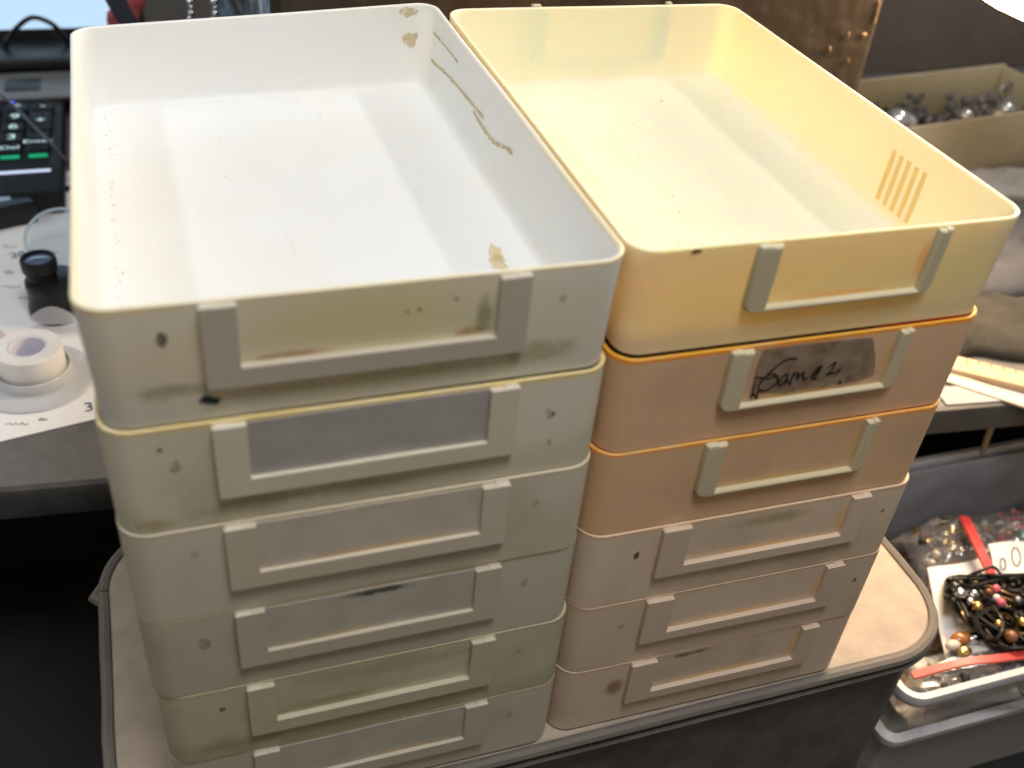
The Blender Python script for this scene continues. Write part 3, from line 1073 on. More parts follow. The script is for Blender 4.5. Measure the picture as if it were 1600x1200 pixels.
def lid_slab(x0, x1, h0, h1, t0, t1):
    nrm = Vector((0, -.966, .26))
    rr = []
    for t in (t0, t1):
        rr.append([Vector((x, 0, 0)) + sb + lean * h + nrm * t - lo for x, h in ((x0, h0), (x1, h0), (x1, h1), (x0, h1))])
    return MB().rings(rr)


lid_slab(X0, X1 + .10, 0.0, .36, -.010, 0.0).build('lid', M_BLACKP, lt, smooth=False)
lid_slab(X0 + .01, X1 + .09, .012, .35, .0003, .0012).build('screen', M_SCREEN, lt, smooth=False)

# wires by the laptop
pts = [aty(4, 92, 1.035), aty(8, 72, 1.035), aty(22, 48, 1.035), aty(48, 28, 1.035), aty(75, 34, 1.035), aty(95, 50, 1.035), aty(108, 72, 1.035), aty(118, 110, 1.030)]
o = MB().tube(spline(pts, 8), .0030, 8).build('cable', M_BLACKP)
tag(o, 'thin black cable arching in front of the laptop screen', 'cable')
pts = [atz(-40, 120, .036), atz(10, 155, .032), atz(50, 195, .029), atz(90, 235, .027), atz(112, 262, .012), atz(130, 285, -.004)]
o = MB().tube(spline(pts, 8), .0016, 8).build('cable', plain('grey_wire', (.05, .05, .055), .4))
tag(o, 'thin grey wire lying across the laptop keys', 'cable')
pts = [atz(60, 318, -.0085), atz(85, 302, -.0085), atz(108, 294, -.0085), atz(150, 285, -.0085)]
o = MB().tube(spline(pts, 6), .0030, 8).build('cable', M_BLACKP)
tag(o, 'short black cable on the desk at the laptop corner', 'cable')

# ------------------------------------------------------------------ left: paper and things on it
fr = Vector((0.02, 0.366, 0))
ux, uy = Vector((-.984, -.176, 0)), Vector((-.10, .995, 0))
pr = []
for z in (-.0116, -.0108):
    pr.append([fr + Vector((0, 0, z)), fr + ux * .5 + Vector((0, 0, z)), fr + ux * .5 + uy * .42 + Vector((0, 0, z)), fr + uy * .42 + Vector((0, 0, z))])
pe = empty('paper_sheet', (-.2, .5, -.012))
tag(pe, 'large white paper sheet with scribbles covering the desk under the tape roll', 'paper')
po = Vector(pe.location)
mb = MB().rings(pr)
mb.v = [p - po for p in mb.v]
mb.build('sheet', M_PAPER, pe, smooth=False)
rs = random.Random(11)


def scribble(px, py, n, w, h):
    pts = []
    for k in range(n * 3):
        pts.append(atz(px + w * k / (n * 3), py + h * math.sin(k * 2.1 + rs.random()) * (.5 + rs.random() * .5), -.0104) - po)
    scr = MB()
    ribbon(scr, pts, .0005, (0, 0, 1))
    scr.build('scribble', M_PENCIL, pe, smooth=False)


for a in ((2, 386, 3, 26, 4), (22, 398, 4, 30, 4), (5, 425, 3, 18, 4), (0, 448, 4, 34, 3), (28, 466, 3, 18, 2), (78, 395, 3, 16, 3), (60, 655, 3, 16, 3), (8, 662, 4, 40, 2)):
    scribble(*a)
p3 = atz(139, 636, -.0103) - po
text_mesh('written_number', '3', .016, M_INKBLUE, pe, Matrix.Translation(p3) @ Matrix.Rotation(.1, 4, 'Z'))
p3 = atz(34, 397, -.0103) - po
text_mesh('written_number', '206', .014, M_INKBLUE, pe, Matrix.Translation(p3) @ Matrix.Rotation(.2, 4, 'Z'))

# tape roll
tr = empty('tape_roll', (-.0775, .4165, -.0085))
tag(tr, 'roll of white tape inside a clear round package on the paper', 'tape')
M_TAPEW = plain('white_tape', (0.80, 0.78, 0.76), 0.45, .04, 90, .05, sss=.4)
MB().lathe([(.0140, .0012), (.0242, .0012), (.0246, .002), (.0246, .0275), (.0240, .0285), (.0142, .0285)], 48).build('tape_winding', M_TAPEW, tr)
MB().lathe([(.0140, .0008), (.0140, .0285), (.0132, .0288), (.0124, .0284), (.0124, .0008), (.0140, .0008)], 40).build('core', plain('lilac_core', (0.80, 0.77, 0.86), .4, .04, 60, sss=.5), tr)
bl = empty('blister_pack', (-.0775, .4165, -.0104))
tag(bl, 'clear round plastic package holding the tape roll, with a wide flange', 'package')
MB().lathe([(.0440, .0001), (.0440, .0016), (.0425, .0022), (.0330, .0024), (.0290, .0040), (.0280, .0120), (.0272, .0128)], 56).build('flange', clear_film('blister_film', tint=(.95, .96, 1), gloss=.8, rough=.08, white=.50), bl)
fl = []
for j in range(7):
    row = []
    for i in range(9):
        px, py = 48 + 74 * i / 8, 505 - 20 * math.sin(PI * i / 8) * (j / 6) + 6 * (1 - j / 6) - 4 * math.sin(j)
        p = atz(px, 507 - 1 * j, .002) - Vector(bl.location)
        p.z += .010 * math.sin(PI * i / 8) * (j / 6) + .004 * (j / 6)
        row.append(p)
    fl.append(row)
m = clear_film('iridescent_film', tint=(.9, .84, .97), gloss=1.0, rough=.25, white=.35)
MB().rings(fl, False, False, closed=False).build('loose_flap', m, bl)

# loupe and lens
lp2 = empty('loupe', (-.0600, .510, -.0106))
tag(lp2, 'black eyepiece loupe standing on the paper behind the tape roll', 'loupe')
MB().lathe([(.0005, 0), (.0225, 0), (.0236, .002), (.0236, .009), (.0222, .011), (.0218, .026), (.0226, .029), (.0222, .0325), (.0200, .0335), (.0005, .0336)], 40).build('body', M_BLACKP, lp2)
EO = Vector((-.0085, .002, 0))
MB().lathe([(.0125, .0330), (.0122, .036), (.0122, .040), (.0140, .042), (.0143, .050), (.0136, .0525), (.0118, .0527), (.0112, .049)], 36, center=EO).build('eyepiece', M_BLACKP, lp2)
MB().lathe([(.0115, .0497), (.006, .0512), (.0005, .0517)], 32, center=EO).build('lens', plain('lens_glass', (.10, .13, .22), .05, .05, 20, coat=1.0), lp2)
lens = empty('magnifier_lens', atz(103, 432, -.0095), (.55, .1, 0))
tag(lens, 'round clear magnifier lens in a pale blue rim behind the loupe', 'lens')
MB().lathe([(.0305, .0045), (.0325, .0045), (.0332, .006), (.0325, .0075), (.0305, .0078), (.0305, .0045)], 44, center=(0, .034, 0)).build('rim', plain('blue_rim', (.45, .58, .68), .15, .1, 60, coat=.5), lens)
MB().lathe([(.0288, .006), (.02, .0085), (.0005, .0098)], 40, center=(0, .034, 0)).build('glass', clear_film('lens_film', tint=(.75, .8, .85), gloss=.2, rough=.5, white=.06), lens)

# black device at the left edge
dv = empty('black_box', (-.150, .690, -.0106))
tag(dv, 'small flat black box on the paper in front of the laptop, left edge', 'box')
Rz = Matrix.Rotation(.32, 4, 'Z')
MB().box((-.075, -.040, 0), (.062, .042, .022), .003).xf(Rz).build('shell', M_BLACKP, dv)
MB().box((.028, -.026, .0215), (.044, -.014, .0226), 0).xf(Rz).build('badge', plain('badge_blue', (.35, .45, .62), .4), dv, smooth=False)

# pale pink card at the left border
o = MB().box((-.035, -.03, 0), (.03, .02, .003), .0008).xf(Matrix.Translation((-.130, .470, -.0105)) @ Matrix.Rotation(.5, 4, 'Z')).build('pink_card', plain('pale_pink', (.72, .58, .55), .7, .06))
tag(o, 'pale pink card on the paper at the left border', 'card')

# ------------------------------------------------------------------ behind the left stack: red tool, pouches
def place(px, py, Y):
    return aty(px, py, Y)


pl = empty('pliers', place(205, 30, .80))
tag(pl, 'tool with red rounded grips behind the ivory tray', 'pliers')
po = Vector(pl.location)
MB().tube(spline([place(222, -40, .80) - po, place(212, -5, .80) - po, place(206, 12, .80) - po, place(196, 50, .80) - po], 6), [.006, .0075, .009, .010, .010, .010, .0105, .0105, .0105, .010, .0098, .0095, .0095, .0095, .0095, .0095, .0095, .0095, .009], 12).build('grip', plain('dusty_red', (.50, .10, .11), .5, .15, 60), pl)
MB().tube(spline([place(184, 18, .82) - po, place(182, 30, .82) - po, place(184, 55, .82) - po], 6), [.004, .006, .0085, .0095, .0095, .0095, .0095, .0095, .009, .009, .009, .009, .008], 12).build('grip', plain('dusty_red', (.50, .10, .11), .5, .15, 60), pl)
sr = []
for p, w in ((place(172, -40, .77), .0095), (place(178, -5, .77), .0095), (place(190, 18, .77), .0095), (place(206, 45, .77), .0095), (place(225, 80, .77), .0095)):
    sr.append([p + Vector((-w, 0, 0)), p + Vector((w, 0, 0)), p + Vector((w, .003, 0)), p + Vector((-w, .003, 0))])
o = MB().rings(sr).build('strap', plain('navy_strap', (.03, .034, .05), .7, .2, 90, .2))
tag(o, 'dark navy strap hanging across the red tool grips', 'strap')


def lump(name, label, cat, c, size, mat, seed, amp=.25, rot=0.0):
    bm = bmesh.new()
    bmesh.ops.create_icosphere(bm, subdivisions=4, radius=1.0)
    for v in bm.verts:
        n = v.co.normalized()
        k = 1 + amp * mnoise.noise(n * 1.7 + Vector((seed, 0, 0))) + amp * .5 * mnoise.noise(n * 4.1 + Vector((0, seed, 0))) + amp * .2 * mnoise.noise(n * 11 + Vector((0, 0, seed)))
        e = .62
        q = Vector([math.copysign(abs(a) ** e, a) for a in n])
        v.co = Vector((q.x * size[0], q.y * size[1], q.z * size[2])) * k
        if v.co.z < -size[2] * .85:
            v.co.z = -size[2] * .85
    me = bpy.data.meshes.new(name)
    bm.to_mesh(me)
    bm.free()
    me.polygons.foreach_set('use_smooth', [True] * len(me.polygons))
    me.materials.append(mat)
    o = bpy.data.objects.new(name, me)
    COL.objects.link(o)
    o.location = (c[0], c[1], c[2] + size[2] * .85)
    o.rotation_euler = (0, 0, rot)
    return tag(o, label, cat)


M_OLIVE = plain('olive_cloth', (.10, .095, .035), .85, .5, 40, .5)
lump('olive_pouch', 'olive cloth pouch beside the red grips behind the ivory tray', 'pouch', (.075, .80, -.012), (.035, .05, .075), M_OLIVE, 2.0)
lump('dark_bag', 'black crumpled bag behind the middle of the ivory tray', 'bag', (.19, .86, -.012), (.075, .08, .085), plain('crumpled_black', (.014, .014, .018), .35, .4, 30, .5), 5.0, .35)
lump('green_pouch', 'dark green pouch behind the gap between the two stacks', 'pouch', (.335, .84, -.012), (.05, .06, .075), plain('dark_green_cloth', (.06, .07, .025), .85, .5, 40, .5), 8.0)
for k, (px, py) in enumerate(((296, 8), (334, 6))):
    st = empty('bead_strand', place(px, 30, .745))
    tag(st, ('left' if k == 0 else 'right') + ' one of two hanging clear bead strands behind the ivory tray', 'beads', 'clear bead strands')
    po = Vector(st.location)
    for j in range(7):
        MB().sphere(place(px + 3 * math.sin(j), 30 - 9 * j, .745) - po, .0026 + .0006 * (j % 2), 8, 6).build('bead', M_SILVER, st)

# ------------------------------------------------------------------ right, back: smoked acrylic box, dark board, cream box
pr_ = aty(1372, 60, .46)
ab = empty('acrylic_box', (pr_.x - .17, .56, -.012))
tag(ab, 'dark smoked glossy plastic box behind the yellow tray', 'box')
po = Vector(ab.location)
m, nt, b = principled('smoked_acrylic')
f1 = noise_tex(nt, 12, 3, .5)
f2 = noise_tex(nt, 240, 4, .6)
nt.links.new(mixrgb(nt, remap(nt, f2, .62, .75), (.045, .036, .028), (.16, .13, .10)), b.inputs['Base Color'])
b.inputs['Roughness'].default_value = .16
b.inputs['Coat Weight'].default_value = .3
bump(nt, b, f1, .9, .02)
MB().box((-.36, -.10, 0), (.17, .10, .46), .008).build('shell', m, ab)
M_TAN = plain('amber_glint', (.28, .18, .10), .5, .3, 300, metal=.6)
for k, (px, py, rx, rz) in enumerate(((1325, 55, .0022, .006), (1350, 55, .006, .004), (1296, 78, .003, .006), (1325, 96, .0022, .005))):  # small amber solids stand in for lamp glints on the glossy face
    p = aty(px, py, .4575) - po
    rx, rz = rx * .5, rz * .55
    mbx = MB().sphere((0, 0, 0), 1.0, 10, 7)
    mbx.v = [Vector((v.x * rx, v.y * .0015, v.z * rz)) * (1 + .3 * mnoise.noise(v * 2 + Vector((k, 0, 0)))) + p for v in mbx.v]
    mbx.build('amber_glint', M_TAN, ab)
e0, e1 = aty(1366, 36, .4585) - po, aty(1374, 2, .4585) - po
MB().tube([e0, e1], .0010, 6).build('gold_strip', M_TAN, ab)

bd = MB().box((.52, .93, -.012), (1.75, .955, .62), .003).build('dark_board', plain('dark_board', (.24, .20, .165), .65, .12, 20, .1))
tag(bd, 'dark brown board standing behind the cream box', 'board')

M_CREAMBOX = plain('cream_card', (.62, .54, .36), .6, .06, 40, .05)
A = atz(1470, 281, -.0115)
B = atz(1670, 248, -.0115)
A.z = B.z = 0
ang = math.atan2(B.y - A.y, B.x - A.x)
cb = empty('cream_box', (A.x, A.y, -.0118), (0, 0, ang))
tag(cb, 'open cream box with silver beads at the right border', 'box')
hF = .075
BWD, BDP, th = .20, .125, .004


def cbx(lo, hi, name):
    return MB().box(lo, hi, .0008).build(name, M_CREAMBOX, cb)


cbx((-.10, 0, 0.004), (BWD, th, hF), 'front_wall')
cbx((-.10, BDP, 0.004), (BWD, BDP + th, hF + .004), 'back_wall')
cbx((BWD - th, th + .0003, .004), (BWD - .0002, BDP - .0003, hF + .002), 'side_wall')
cbx((-.10, th + .0003, .004), (-.10 + th, BDP - .0003, hF), 'side_wall')
cbx((-.0995, .0005, 0), (BWD - .0005, BDP + th - .0005, .0038), 'floor_panel')
M_PEARL = plain('silver_bead', (.72, .74, .80), .12, .1, 60, metal=.8, coat=.5)
rs = random.Random(5)
Mcb = Matrix.LocRotScale(cb.location, cb.rotation_euler, None)
fill = MB()
for k in range(240):
    c = Vector((rs.uniform(-.08, .185), rs.uniform(.015, .118), rs.uniform(.008, .058)))
    fill.sphere(Mcb @ c, rs.uniform(.004, .008), 6, 4)
o = fill.build('small_findings', plain('dark_findings', (.30, .30, .33), .3, .6, 80, metal=.7))
o['kind'] = 'stuff'
o['label'] = 'heap of dark small metal findings filling the cream box'
o['category'] = 'findings'
names = ['large silver bead at the left in the cream box', 'grey glass bead low in the cream box', 'bright silver bead near the front of the cream box', 'rightmost silver bead in the cream box',
         'pale bead beside the rightmost silver bead', 'dull grey bead left of middle in the cream box']
for k, (px, py, r, mt) in enumerate(((1402, 190, .015, M_PEARL), (1440, 203, .011, plain('grey_glass', (.45, .45, .50), .1, .1, 60, coat=1)), (1537, 194, .010, M_PEARL), (1592, 180, .011, M_PEARL), (1580, 184, .006, plain('pale_bead', (.85, .75, .5), .15, .1, 60)), (1458, 192, .009, M_DARKMETAL))):
    # rest on the heap, at its surface height inside the box
    p = Mcb.inverted() @ atz(px, py, .060)
    p.y = min(max(p.y, .010 + r), .115 - r)
    p.x = min(max(p.x, -.09), BWD - .012 - r)
    p.z = .062 + r * .7
    p = Mcb @ p
    o = MB().sphere((0, 0, 0), r, 20, 14).build('bead', mt)
    o.location = p
    tag(o, names[k], 'bead', 'beads in the cream box')
rg = MB()
c = Mcb @ Vector((.135, .060, .070))
rg.tube([c + Vector((.009 * math.cos(a), .003 * math.sin(a), .011 * math.sin(a) + .004)) for a in [2 * PI * k / 24 for k in range(24)]], .0022, 8, closed=True)
tag(rg.build('ring', M_SILVER), 'thin silver ring standing up on the beads in the cream box', 'ring')

# white cloth in front of the cream box, grey cloths, striped fabric
def cloth(name, label, corners, z, amp, mat, th=.006, seed=0, nx=26, ny=16, puff=0.02):
    P = [atz(px, py, z) for px, py in corners]
    top, bot = [], []
    for j in range(ny + 1):
        v = j / ny
        rt, rb = [], []
        for i in range(nx + 1):
            u = i / nx
            p = P[0].lerp(P[1], u).lerp(P[3].lerp(P[2], u), v)
            ed = min(1, 6 * min(u, 1 - u, v, 1 - v) + .0)
            w = abs(mnoise.noise(Vector((u * 3 + seed, v * 5, seed)))) + .4 * abs(mnoise.noise(Vector((u * 9, v * 12 + seed, 0))))
            p2 = p + Vector((.01 * mnoise.noise(Vector((v * 4, seed, u * 2))), .01 * mnoise.noise(Vector((u * 4, seed + 3, 0))), 0))
            rt.append(p2 + Vector((0, 0, (amp * w + puff) * ed + th)))
            rb.append(p2)
        top.append(rt)
        bot.append(rb)
    m = MB()
    for j in range(ny):
        pass
    n = nx + 1
    vs = [p for r in top for p in r] + [p for r in bot for p in r]
    fs = []
    o = (ny + 1) * n
    for j in range(ny):
        for i in range(nx):
            a = j * n + i
            fs.append((a, a + 1, a + n + 1, a + n))
            fs.append((o + a + n, o + a + n + 1, o + a + 1, o + a))
    for i in range(nx):
        fs.append((i + 1, i, o + i, o + i + 1))
        a = ny * n + i
        fs.append((a, a + 1, o + a + 1, o + a))
    for j in range(ny):
        a = j * n
        fs.append((a, a + n, o + a + n, o + a))
        a = j * n + nx
        fs.append((a + n, a, o + a, o + a + n))
    m.add(vs, fs)
    ob = m.build(name, mat, angle=60)
    return tag(ob, label, 'cloth')


cloth('white_cloth', 'small crumpled white cloth in front of the cream box', [(1490, 272), (1620, 268), (1620, 312), (1505, 318)], -.0115, .012, plain('white_cloth', (.50, .48, .48), .9, .06, 60, .3), seed=3, puff=.002)
cloth('grey_cloth', 'folded blue grey cloth to the right of the yellow tray', [(1505, 350), (1700, 345), (1700, 455), (1490, 470)], -.0112, .018, plain('grey_cloth', (.10, .10, .115), .9, .15, 50, .5), seed=9, puff=.012)
cloth('dark_cloth', 'dark brown cloth between the grey cloth and the ruler', [(1430, 480), (1700, 470), (1700, 560), (1430, 565)], -.0112, .014, plain('dark_cloth', (.04, .036, .03), .95, .4, 40, .6), seed=14, puff=.008)

# wooden ruler and paper strip along the desk edge
def stick(name, label, cat, a, b, w, z0, z1, mat, ticks=None):
    A_, B_ = atz(*a, z0), atz(*b, z0)
    d = (B_ - A_)
    L = d.length
    e = empty(name, A_, (0, 0, math.atan2(d.y, d.x)))
    tag(e, label, cat)
    MB().box((-.02, -w / 2, 0), (L + .15, w / 2, z1 - z0), .001).build('strip', mat, e)
    if ticks:
        k = 0
        x = 0.0
        while x < L + .14:
            ln = w * (.55 if k % 5 == 0 else .3)
            MB().box((x, w / 2 - ln, z1 - z0 + .0002), (x + .0012, w / 2 - .001, z1 - z0 + .0006)).build('tick_mark', ticks, e, smooth=False)
            x += .0105
            k += 1
    return e


stick('wooden_ruler', 'tan wooden ruler with tick marks near the desk edge', 'ruler', (1505, 580), (1600, 603), .024, -.0112, -.004, plain('pale_wood', (.50, .38, .24), .6, .15, 50, .1), plain('tick_brown', (.22, .15, .09), .7))
stick('paper_tape', 'cream measuring tape strip in front of the wooden ruler', 'measure', (1500, 598), (1600, 631), .016, -.0112, -.0085, plain('cream_tape', (.62, .57, .45), .6, .08, 50), plain('tick_grey', (.38, .34, .28), .7))
o = MB().box((-.02, -.012, 0), (.20, .012, .0012)).xf(Matrix.Translation(atz(1500, 618, -.0114)) @ Matrix.Rotation(-.12, 4, 'Z')).build('paper_slip', plain('bluegrey_paper', (.34, .34, .38), .8, .1), smooth=False)
tag(o, 'blue grey paper slip at the desk edge beside the measuring tape', 'paper')

# thin tan stick leaning under the desk edge
a_, b_ = aty(1556, 645, .235), aty(1540, 692, .235)
o = MB().tube([a_, b_ + (b_ - a_) * .4], [.0035, .0022], 8).build('wooden_stick', plain('tan_stick', (.42, .34, .22), .6))
tag(o, 'thin tan wooden stick leaning in the dark under the desk edge', 'stick')

# ------------------------------------------------------------------ right: clear bin with bagged jewellery
bn = empty('clear_bin', (.72, .125, -.25))
tag(bn, 'clear plastic bin full of bagged jewellery beside the padded case', 'bin')
BX0, BX1, BY0, BY1, BZ1 = (.4915) - .72, .95 - .72, .020 - .125, .235 - .125, .16


def bring(o, z):
    cx, cy = (BX0 + BX1) / 2, (BY0 + BY1) / 2
    return [Vector((cx + x, cy + y, z)) for x, y in rrect((BX1 - BX0) / 2 - o, (BY1 - BY0) / 2 - o, max(.010 - o, .003), 6)]


MB().rings([bring(.02, .0008), bring(.010, .003), bring(.003, BZ1 - .012), bring(.0005, BZ1 - .010)], True, False).build('bin_wall', M_BIN, bn)
M_RIM = plain('frosted_rim', (.58, .59, .62), .3, .08, 60, sss=.2)
MB().rings([bring(-.0005, BZ1 - .011), bring(-.006, BZ1 - .010), bring(-.0075, BZ1 - .005), bring(-.006, BZ1), bring(-.001, BZ1), bring(.0005, BZ1 - .004), bring(-.0005, BZ1 - .011)], False, False).build('rim', M_RIM, bn)
MB().rings([bring(.0040, BZ1 - .066), bring(-.002, BZ1 - .064), bring(-.0025, BZ1 - .058), bring(.0030, BZ1 - .054)], False, False).build('ridge', M_RIM, bn)
# grey liner board at the back of the bin
bo = Vector(bn.location)
MB().box((BX0 + .008, BY1 - .009, .012), (BX1 - .008, BY1 - .0055, BZ1 - .003), .001).build('back_liner', plain('grey_liner', (.24, .25, .28), .5, .2, 20, .1), bn)

ZC = -.135
# bedding of bagged pieces
bm = bmesh.new()
nx, ny = 60, 40
gx0, gx1, gy0, gy1 = .53, .93, .035, .222
grid = []
for j in range(ny + 1):
    row = []
    for i in range(nx + 1):
        x = gx0 + (gx1 - gx0) * i / nx
        y = gy0 + (gy1 - gy0) * j / ny
        z = ZC - .030 + .015 * mnoise.noise(Vector((x * 18, y * 18, 2))) + .006 * mnoise.noise(Vector((x * 60, y * 60, 5)))
        row.append(Vector((x, y, z)))
    grid.append(row)
m, nt, b = principled('mixed_pieces')
v1 = nt.nodes.new('ShaderNodeTexVoronoi')
v1.inputs['Scale'].default_value = 130
tc = nt.nodes.new('ShaderNodeTexCoord')
nt.links.new(tc.outputs['Object'], v1.inputs['Vector'])
cr = nt.nodes.new('ShaderNodeValToRGB')
cr.color_ramp.elements[0].color = (.05, .04, .03, 1)
cr.color_ramp.elements[1].color = (.5, .42, .35, 1)
el = cr.color_ramp.elements.new(.5)
el.color = (.22, .17, .12, 1)
sepc = nt.nodes.new('ShaderNodeSeparateColor')
nt.links.new(v1.outputs['Color'], sepc.inputs[0])
nt.links.new(sepc.outputs[0], cr.inputs[0])
nt.links.new(cr.outputs[0], b.inputs['Base Color'])
b.inputs['Roughness'].default_value = .35
o = MB().rings(grid, False, False, closed=False).build('jewellery_heap', m)
o['kind'] = 'stuff'
o['label'] = 'mixed heap of bagged jewellery pieces filling the clear bin'
o['category'] = 'jewellery'


def zip_bag(name, label, corners, z, puff, seed, zip_line, piece_cols, npieces, film=M_BAG):
    """corners are photo pixels on the heap plane; the bag is a puffed film pillow with loose pieces inside"""
    P = [atz(px, py, z) for px, py in corners]
    c = sum(P, Vector()) / 4
    e = empty(name, (c.x, c.y, z - .006))
    tag(e, label, 'bag')
    po = Vector(e.location)
    nx, ny = 26, 20

    def S(u, v, s=1.0):
        p = P[0].lerp(P[1], u).lerp(P[3].lerp(P[2], u), v)
        k = (math.sin(PI * u) * math.sin(PI * v)) ** .55
        w = .35 * mnoise.noise(Vector((u * 5 + seed, v * 5, seed))) + .25 * abs(mnoise.noise(Vector((u * 11, v * 14 + seed, 1))))
        return p + Vector((0, 0, puff * k * (.75 + w) * s)) - po
    rows_ = [[S(i / nx, j / ny) for i in range(nx + 1)] for j in range(ny + 1)]
    MB().rings(rows_, False, False, closed=False).build('film', film, e)
    rows_ = [[S(i / nx, j / ny, .02) + Vector((0, 0, -.0015)) for i in range(nx + 1)] for j in range(ny + 1)]
    MB().rings(rows_, False, False, closed=False).build('film', film, e)
    if zip_line:
        (u0, v0), (u1, v1_) = zip_line
        pts = [S(u0 + (u1 - u0) * k / 14, v0 + (v1_ - v0) * k / 14) + Vector((0, 0, .0015)) for k in range(15)]
        sr = []
        for i, p in enumerate(pts):
            t = (pts[min(i + 1, 14)] - pts[max(i - 1, 0)]).normalized()
            s = Vector((0, 0, 1)).cross(t).normalized()
            sr.append([p + s * .0034, p + s * .0030 + Vector((0, 0, .0012)), p - s * .0030 + Vector((0, 0, .0012)), p - s * .0034])
        MB().rings(sr).build('zip_strip', M_RED, e)
    rs2 = random.Random(seed)
    per = {}
    for k in range(npieces):
        u, v = rs2.uniform(.1, .9), rs2.uniform(.1, .9)
        p = S(u, v, rs2.uniform(.15, .85))
        cidx = rs2.randrange(len(piece_cols))
        mbp = per.setdefault(cidx, MB())
        r = rs2.uniform(.0022, .005)
        if rs2.random() < .45:
            a0 = rs2.uniform(0, PI)
            ax = Vector((math.cos(a0), math.sin(a0), .3)).normalized()
            bx = ax.cross(Vector((0, 0, 1))).normalized()
            mbp.tube([p + (ax * math.cos(a) + bx * math.sin(a)) * r * 1.5 for a in [2 * PI * q / 10 for q in range(10)]], .0008, 5, closed=True)
        else:
            mbp.sphere(p, r, 7, 5)
    for cidx, mbp in per.items():
        po_ = mbp.build('loose_pieces', piece_cols[cidx], e)
        po_['kind'] = 'stuff'
    return e, S


C_PINK = plain('pink_bead', (.60, .12, .20), .2, .2, 80)
C_GREEN = plain('green_bead', (.04, .28, .14), .2, .2, 80)
C_BROWN = plain('brown_bead', (.26, .11, .05), .3, .3, 80)
C_CREAM = plain('cream_bead', (.70, .62, .50), .3, .1, 80)
C_WHITE = plain('white_bead', (.80, .78, .78), .2, .05, 80)
bag1, _ = zip_bag('zip_bag', 'clear zip bag with red seal and gold jewellery at the back of the bin', [(1405, 835), (1560, 800), (1555, 900), (1450, 930)], ZC, .030, 4, None, [M_GOLD, C_BROWN, C_CREAM, M_DARKMETAL], 80)
zip_bag('zip_bag', 'clear zip bag of pink and green beads behind the white tag', [(1535, 812), (1680, 800), (1680, 870), (1560, 870)], ZC, .028, 9, None, [C_PINK, C_PINK, C_GREEN, M_GOLD, C_WHITE], 70)
bag3, _ = zip_bag('zip_bag', 'clear zip bag with long red seal at the front of the bin', [(1420, 1030), (1700, 990), (1700, 1085), (1420, 1105)], ZC + .012, .020, 15, None, [C_CREAM, C_BROWN, C_WHITE, M_DARKMETAL], 60)


def seal(e, path, w):
    """flat plastic zip seal along a bag's mouth"""
    po = Vector(e.location)
    pts = spline([atz(px, py, z) - po for px, py, z in path], 6)
    sr = []
    for i, p in enumerate(pts):
        t = (pts[min(i + 1, len(pts) - 1)] - pts[max(i - 1, 0)]).normalized()
        k = Vector((0, 0, 1)).cross(t).normalized()
        sr.append([p + k * w, p + k * w * .85 + Vector((0, 0, .0014)), p - k * w * .85 + Vector((0, 0, .0014)), p - k * w])
    MB().rings(sr).build('zip_strip', M_RED, e)


seal(bag1, [(1506, 808, ZC + .030), (1520, 836, ZC + .034), (1537, 872, ZC + .034), (1556, 912, ZC + .028)], .0048)
seal(bag3, [(1425, 1056, ZC + .026), (1500, 1036, ZC + .034), (1560, 1029, ZC + .036), (1620, 1021, ZC + .034), (1690, 1014, ZC + .030)], .0036)


def paper_tag(label, corners, z, seed, writing):
    P = [atz(px, py, z) for px, py in corners]
    c = sum(P, Vector()) / 4
    e = empty('paper_tag', (c.x, c.y, z))
    tag(e, label, 'paper')
    po = Vector(e.location)
    n = 12

    def S(u, v):
        p = P[0].lerp(P[1], u).lerp(P[3].lerp(P[2], u), v) - po
        return p + Vector((0, 0, .004 * math.sin(u * 4 + seed) * math.sin(v * 3 + seed) + .003))
    a = [[S(i / n, j / n) for i in range(n + 1)] for j in range(n + 1)]
    MB().rings(a, False, False, closed=False).build('sheet', M_PAPER, e)
    if writing:
        mbw = MB()
        for s in writing:
            ribbon(mbw, [S(*q) + Vector((0, 0, .0008)) for q in s], .0007, (0, 0, 1))
        mbw.build('handwriting', M_INK, e, smooth=False)
    return e


def oval(cx, cy, rx, ry, n=9):
    return [(cx + rx * math.cos(2 * PI * k / n + 1), cy + ry * math.sin(2 * PI * k / n + 1)) for k in range(n + 1)]


paper_tag('white paper tag with handwritten 0.0 lying on the beads in the bin', [(1540, 858), (1640, 842), (1640, 905), (1555, 908)], ZC + .020, 1,
          [oval(.16, .62, .045, .14), [(.27, .56), (.275, .6)], oval(.40, .45, .075, .24), [(.60, .2), (.58, .75)], [(.70, .3), (.76, .7), (.8, .3)]])
paper_tag('white paper slip with pencil marks under the dark necklace tangle', [(1445, 895), (1545, 868), (1580, 1020), (1480, 1035)], ZC + .018, 2,
          [oval(.45, .35, .12, .05), [(.3, .5), (.5, .48), (.6, .55)], oval(.55, .68, .12, .05), [(.5, .8), (.7, .76)]])

# dark necklace tangle
nk = empty('necklace_tangle', (.62, .07, ZC + .015))
tag(nk, 'tangle of black and bronze necklaces with beads on the white slip', 'necklace')
po = Vector(nk.location)
rs = random.Random(21)
M_CORD = plain('black_cord', (.010, .009, .008), .5, .3, 200)
M_BRONZE = plain('bronze_chain', (.20, .13, .06), .4, .3, 300, metal=.9)
zt = ZC + .028


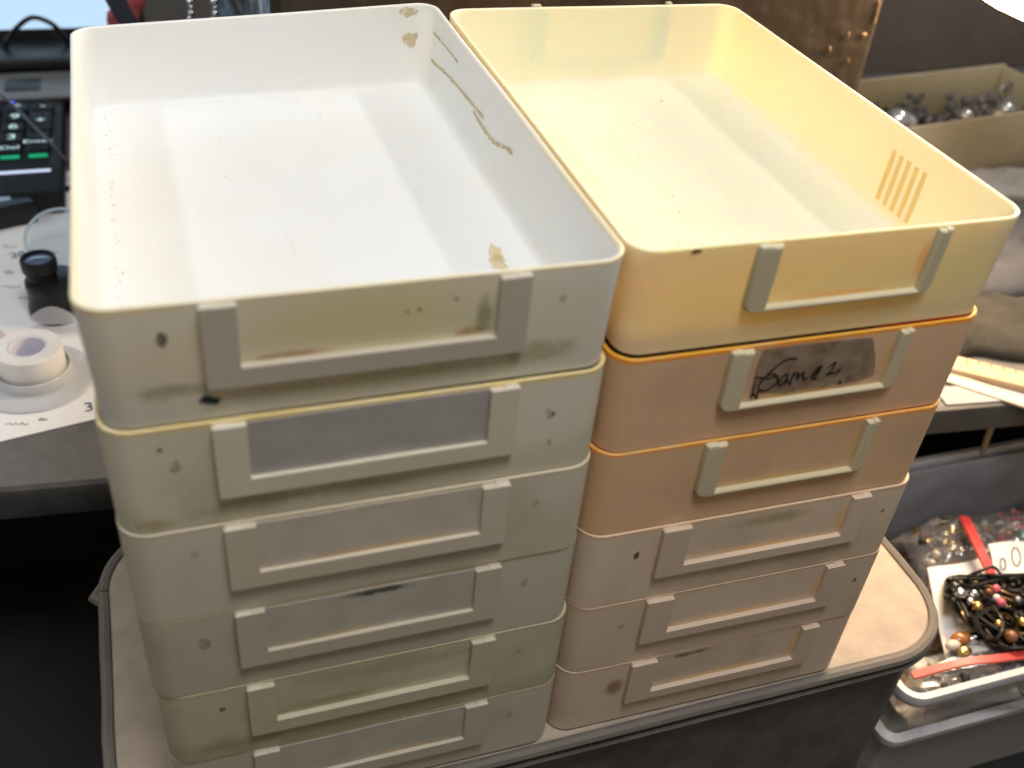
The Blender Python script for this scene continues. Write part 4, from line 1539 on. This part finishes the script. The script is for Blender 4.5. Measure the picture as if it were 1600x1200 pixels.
def tangle(mat, name, n, r, rx, ry):
    mm = MB()
    for k in range(n):
        cx, cy = rs.gauss(1590, rx), rs.gauss(955, ry)
        a0 = rs.uniform(-.2, .7)
        w, h = rs.uniform(35, 100), rs.uniform(12, 42)
        pts = []
        for q in range(14):
            a = 2 * PI * q / 14
            x, y = w * math.cos(a), h * math.sin(a)
            px = max(1478 + abs(y) * .5, cx + x * math.cos(a0) - y * math.sin(a0))
            py = cy + x * math.sin(a0) + y * math.cos(a0)
            py = max(900 + 0.0 * px, min(py, 1012))
            if py > 905 + (px - 1478) * 1.05 + 30:
                py = 905 + (px - 1478) * 1.05 + 30 - rs.uniform(0, 20)
            pts.append(atz(px, py, zt + rs.uniform(-.010, .014)) - po)
        mm.tube(spline(pts + [pts[0]], 4), r, 5)
    return mm.build(name, mat, nk)


tangle(M_CORD, 'black_cords', 46, .0013, 45, 28)
tangle(M_BRONZE, 'bronze_chains', 15, .0011, 40, 24)
tangle(M_CORD, 'thick_cords', 10, .0022, 45, 24)
o = MB().tube(spline([atz(1500, 905, zt) - po, atz(1530, 893, zt + .012) - po, atz(1552, 886, zt + .016) - po, atz(1566, 900, zt + .012) - po, atz(1580, 918, zt) - po], 6), .0013, 6).build('loose_loop', M_CORD, nk)
for k, (px, py, r, mt) in enumerate(((1500, 928, .0055, M_SILVER), (1518, 935, .005, M_DARKMETAL), (1522, 929, .004, M_SILVER), (1527, 948, .0045, M_GOLD), (1516, 940, .0032, M_SILVER), (1556, 920, .0035, C_PINK), (1564, 942, .0040, C_PINK), (1557, 934, .003, C_WHITE), (1545, 925, .003, C_BROWN), (1590, 940, .005, M_DARKMETAL), (1580, 995, .005, C_BROWN), (1597, 972, .004, M_GOLD), (1560, 975, .0035, M_GOLD))):
    MB().sphere(atz(px, py, zt + .014) - po, r, 12, 8).build('bead', mt, nk)

# loose pieces on the slip near the case corner
lab = ['amber brown bead on the white slip near the case corner', 'clear crystal bead on the white slip right of the amber bead', 'gold bead below the white slip near the red seal', 'small pearl bead left of the amber bead']
for k, (px, py, r, mt) in enumerate(((1502, 998, .007, plain('amber', (.45, .17, .05), .15, .2, 60, coat=.5)), (1521, 997, .0055, M_SILVER), (1507, 1018, .005, M_GOLD), (1489, 1008, .005, C_CREAM))):
    o = MB().sphere((0, 0, 0), r, 14, 9).build('bead', mt)
    o.location = atz(px, py, ZC + .026)
    o.scale = (1.3, .9, .8)
    tag(o, lab[k], 'bead', 'loose beads in the bin')
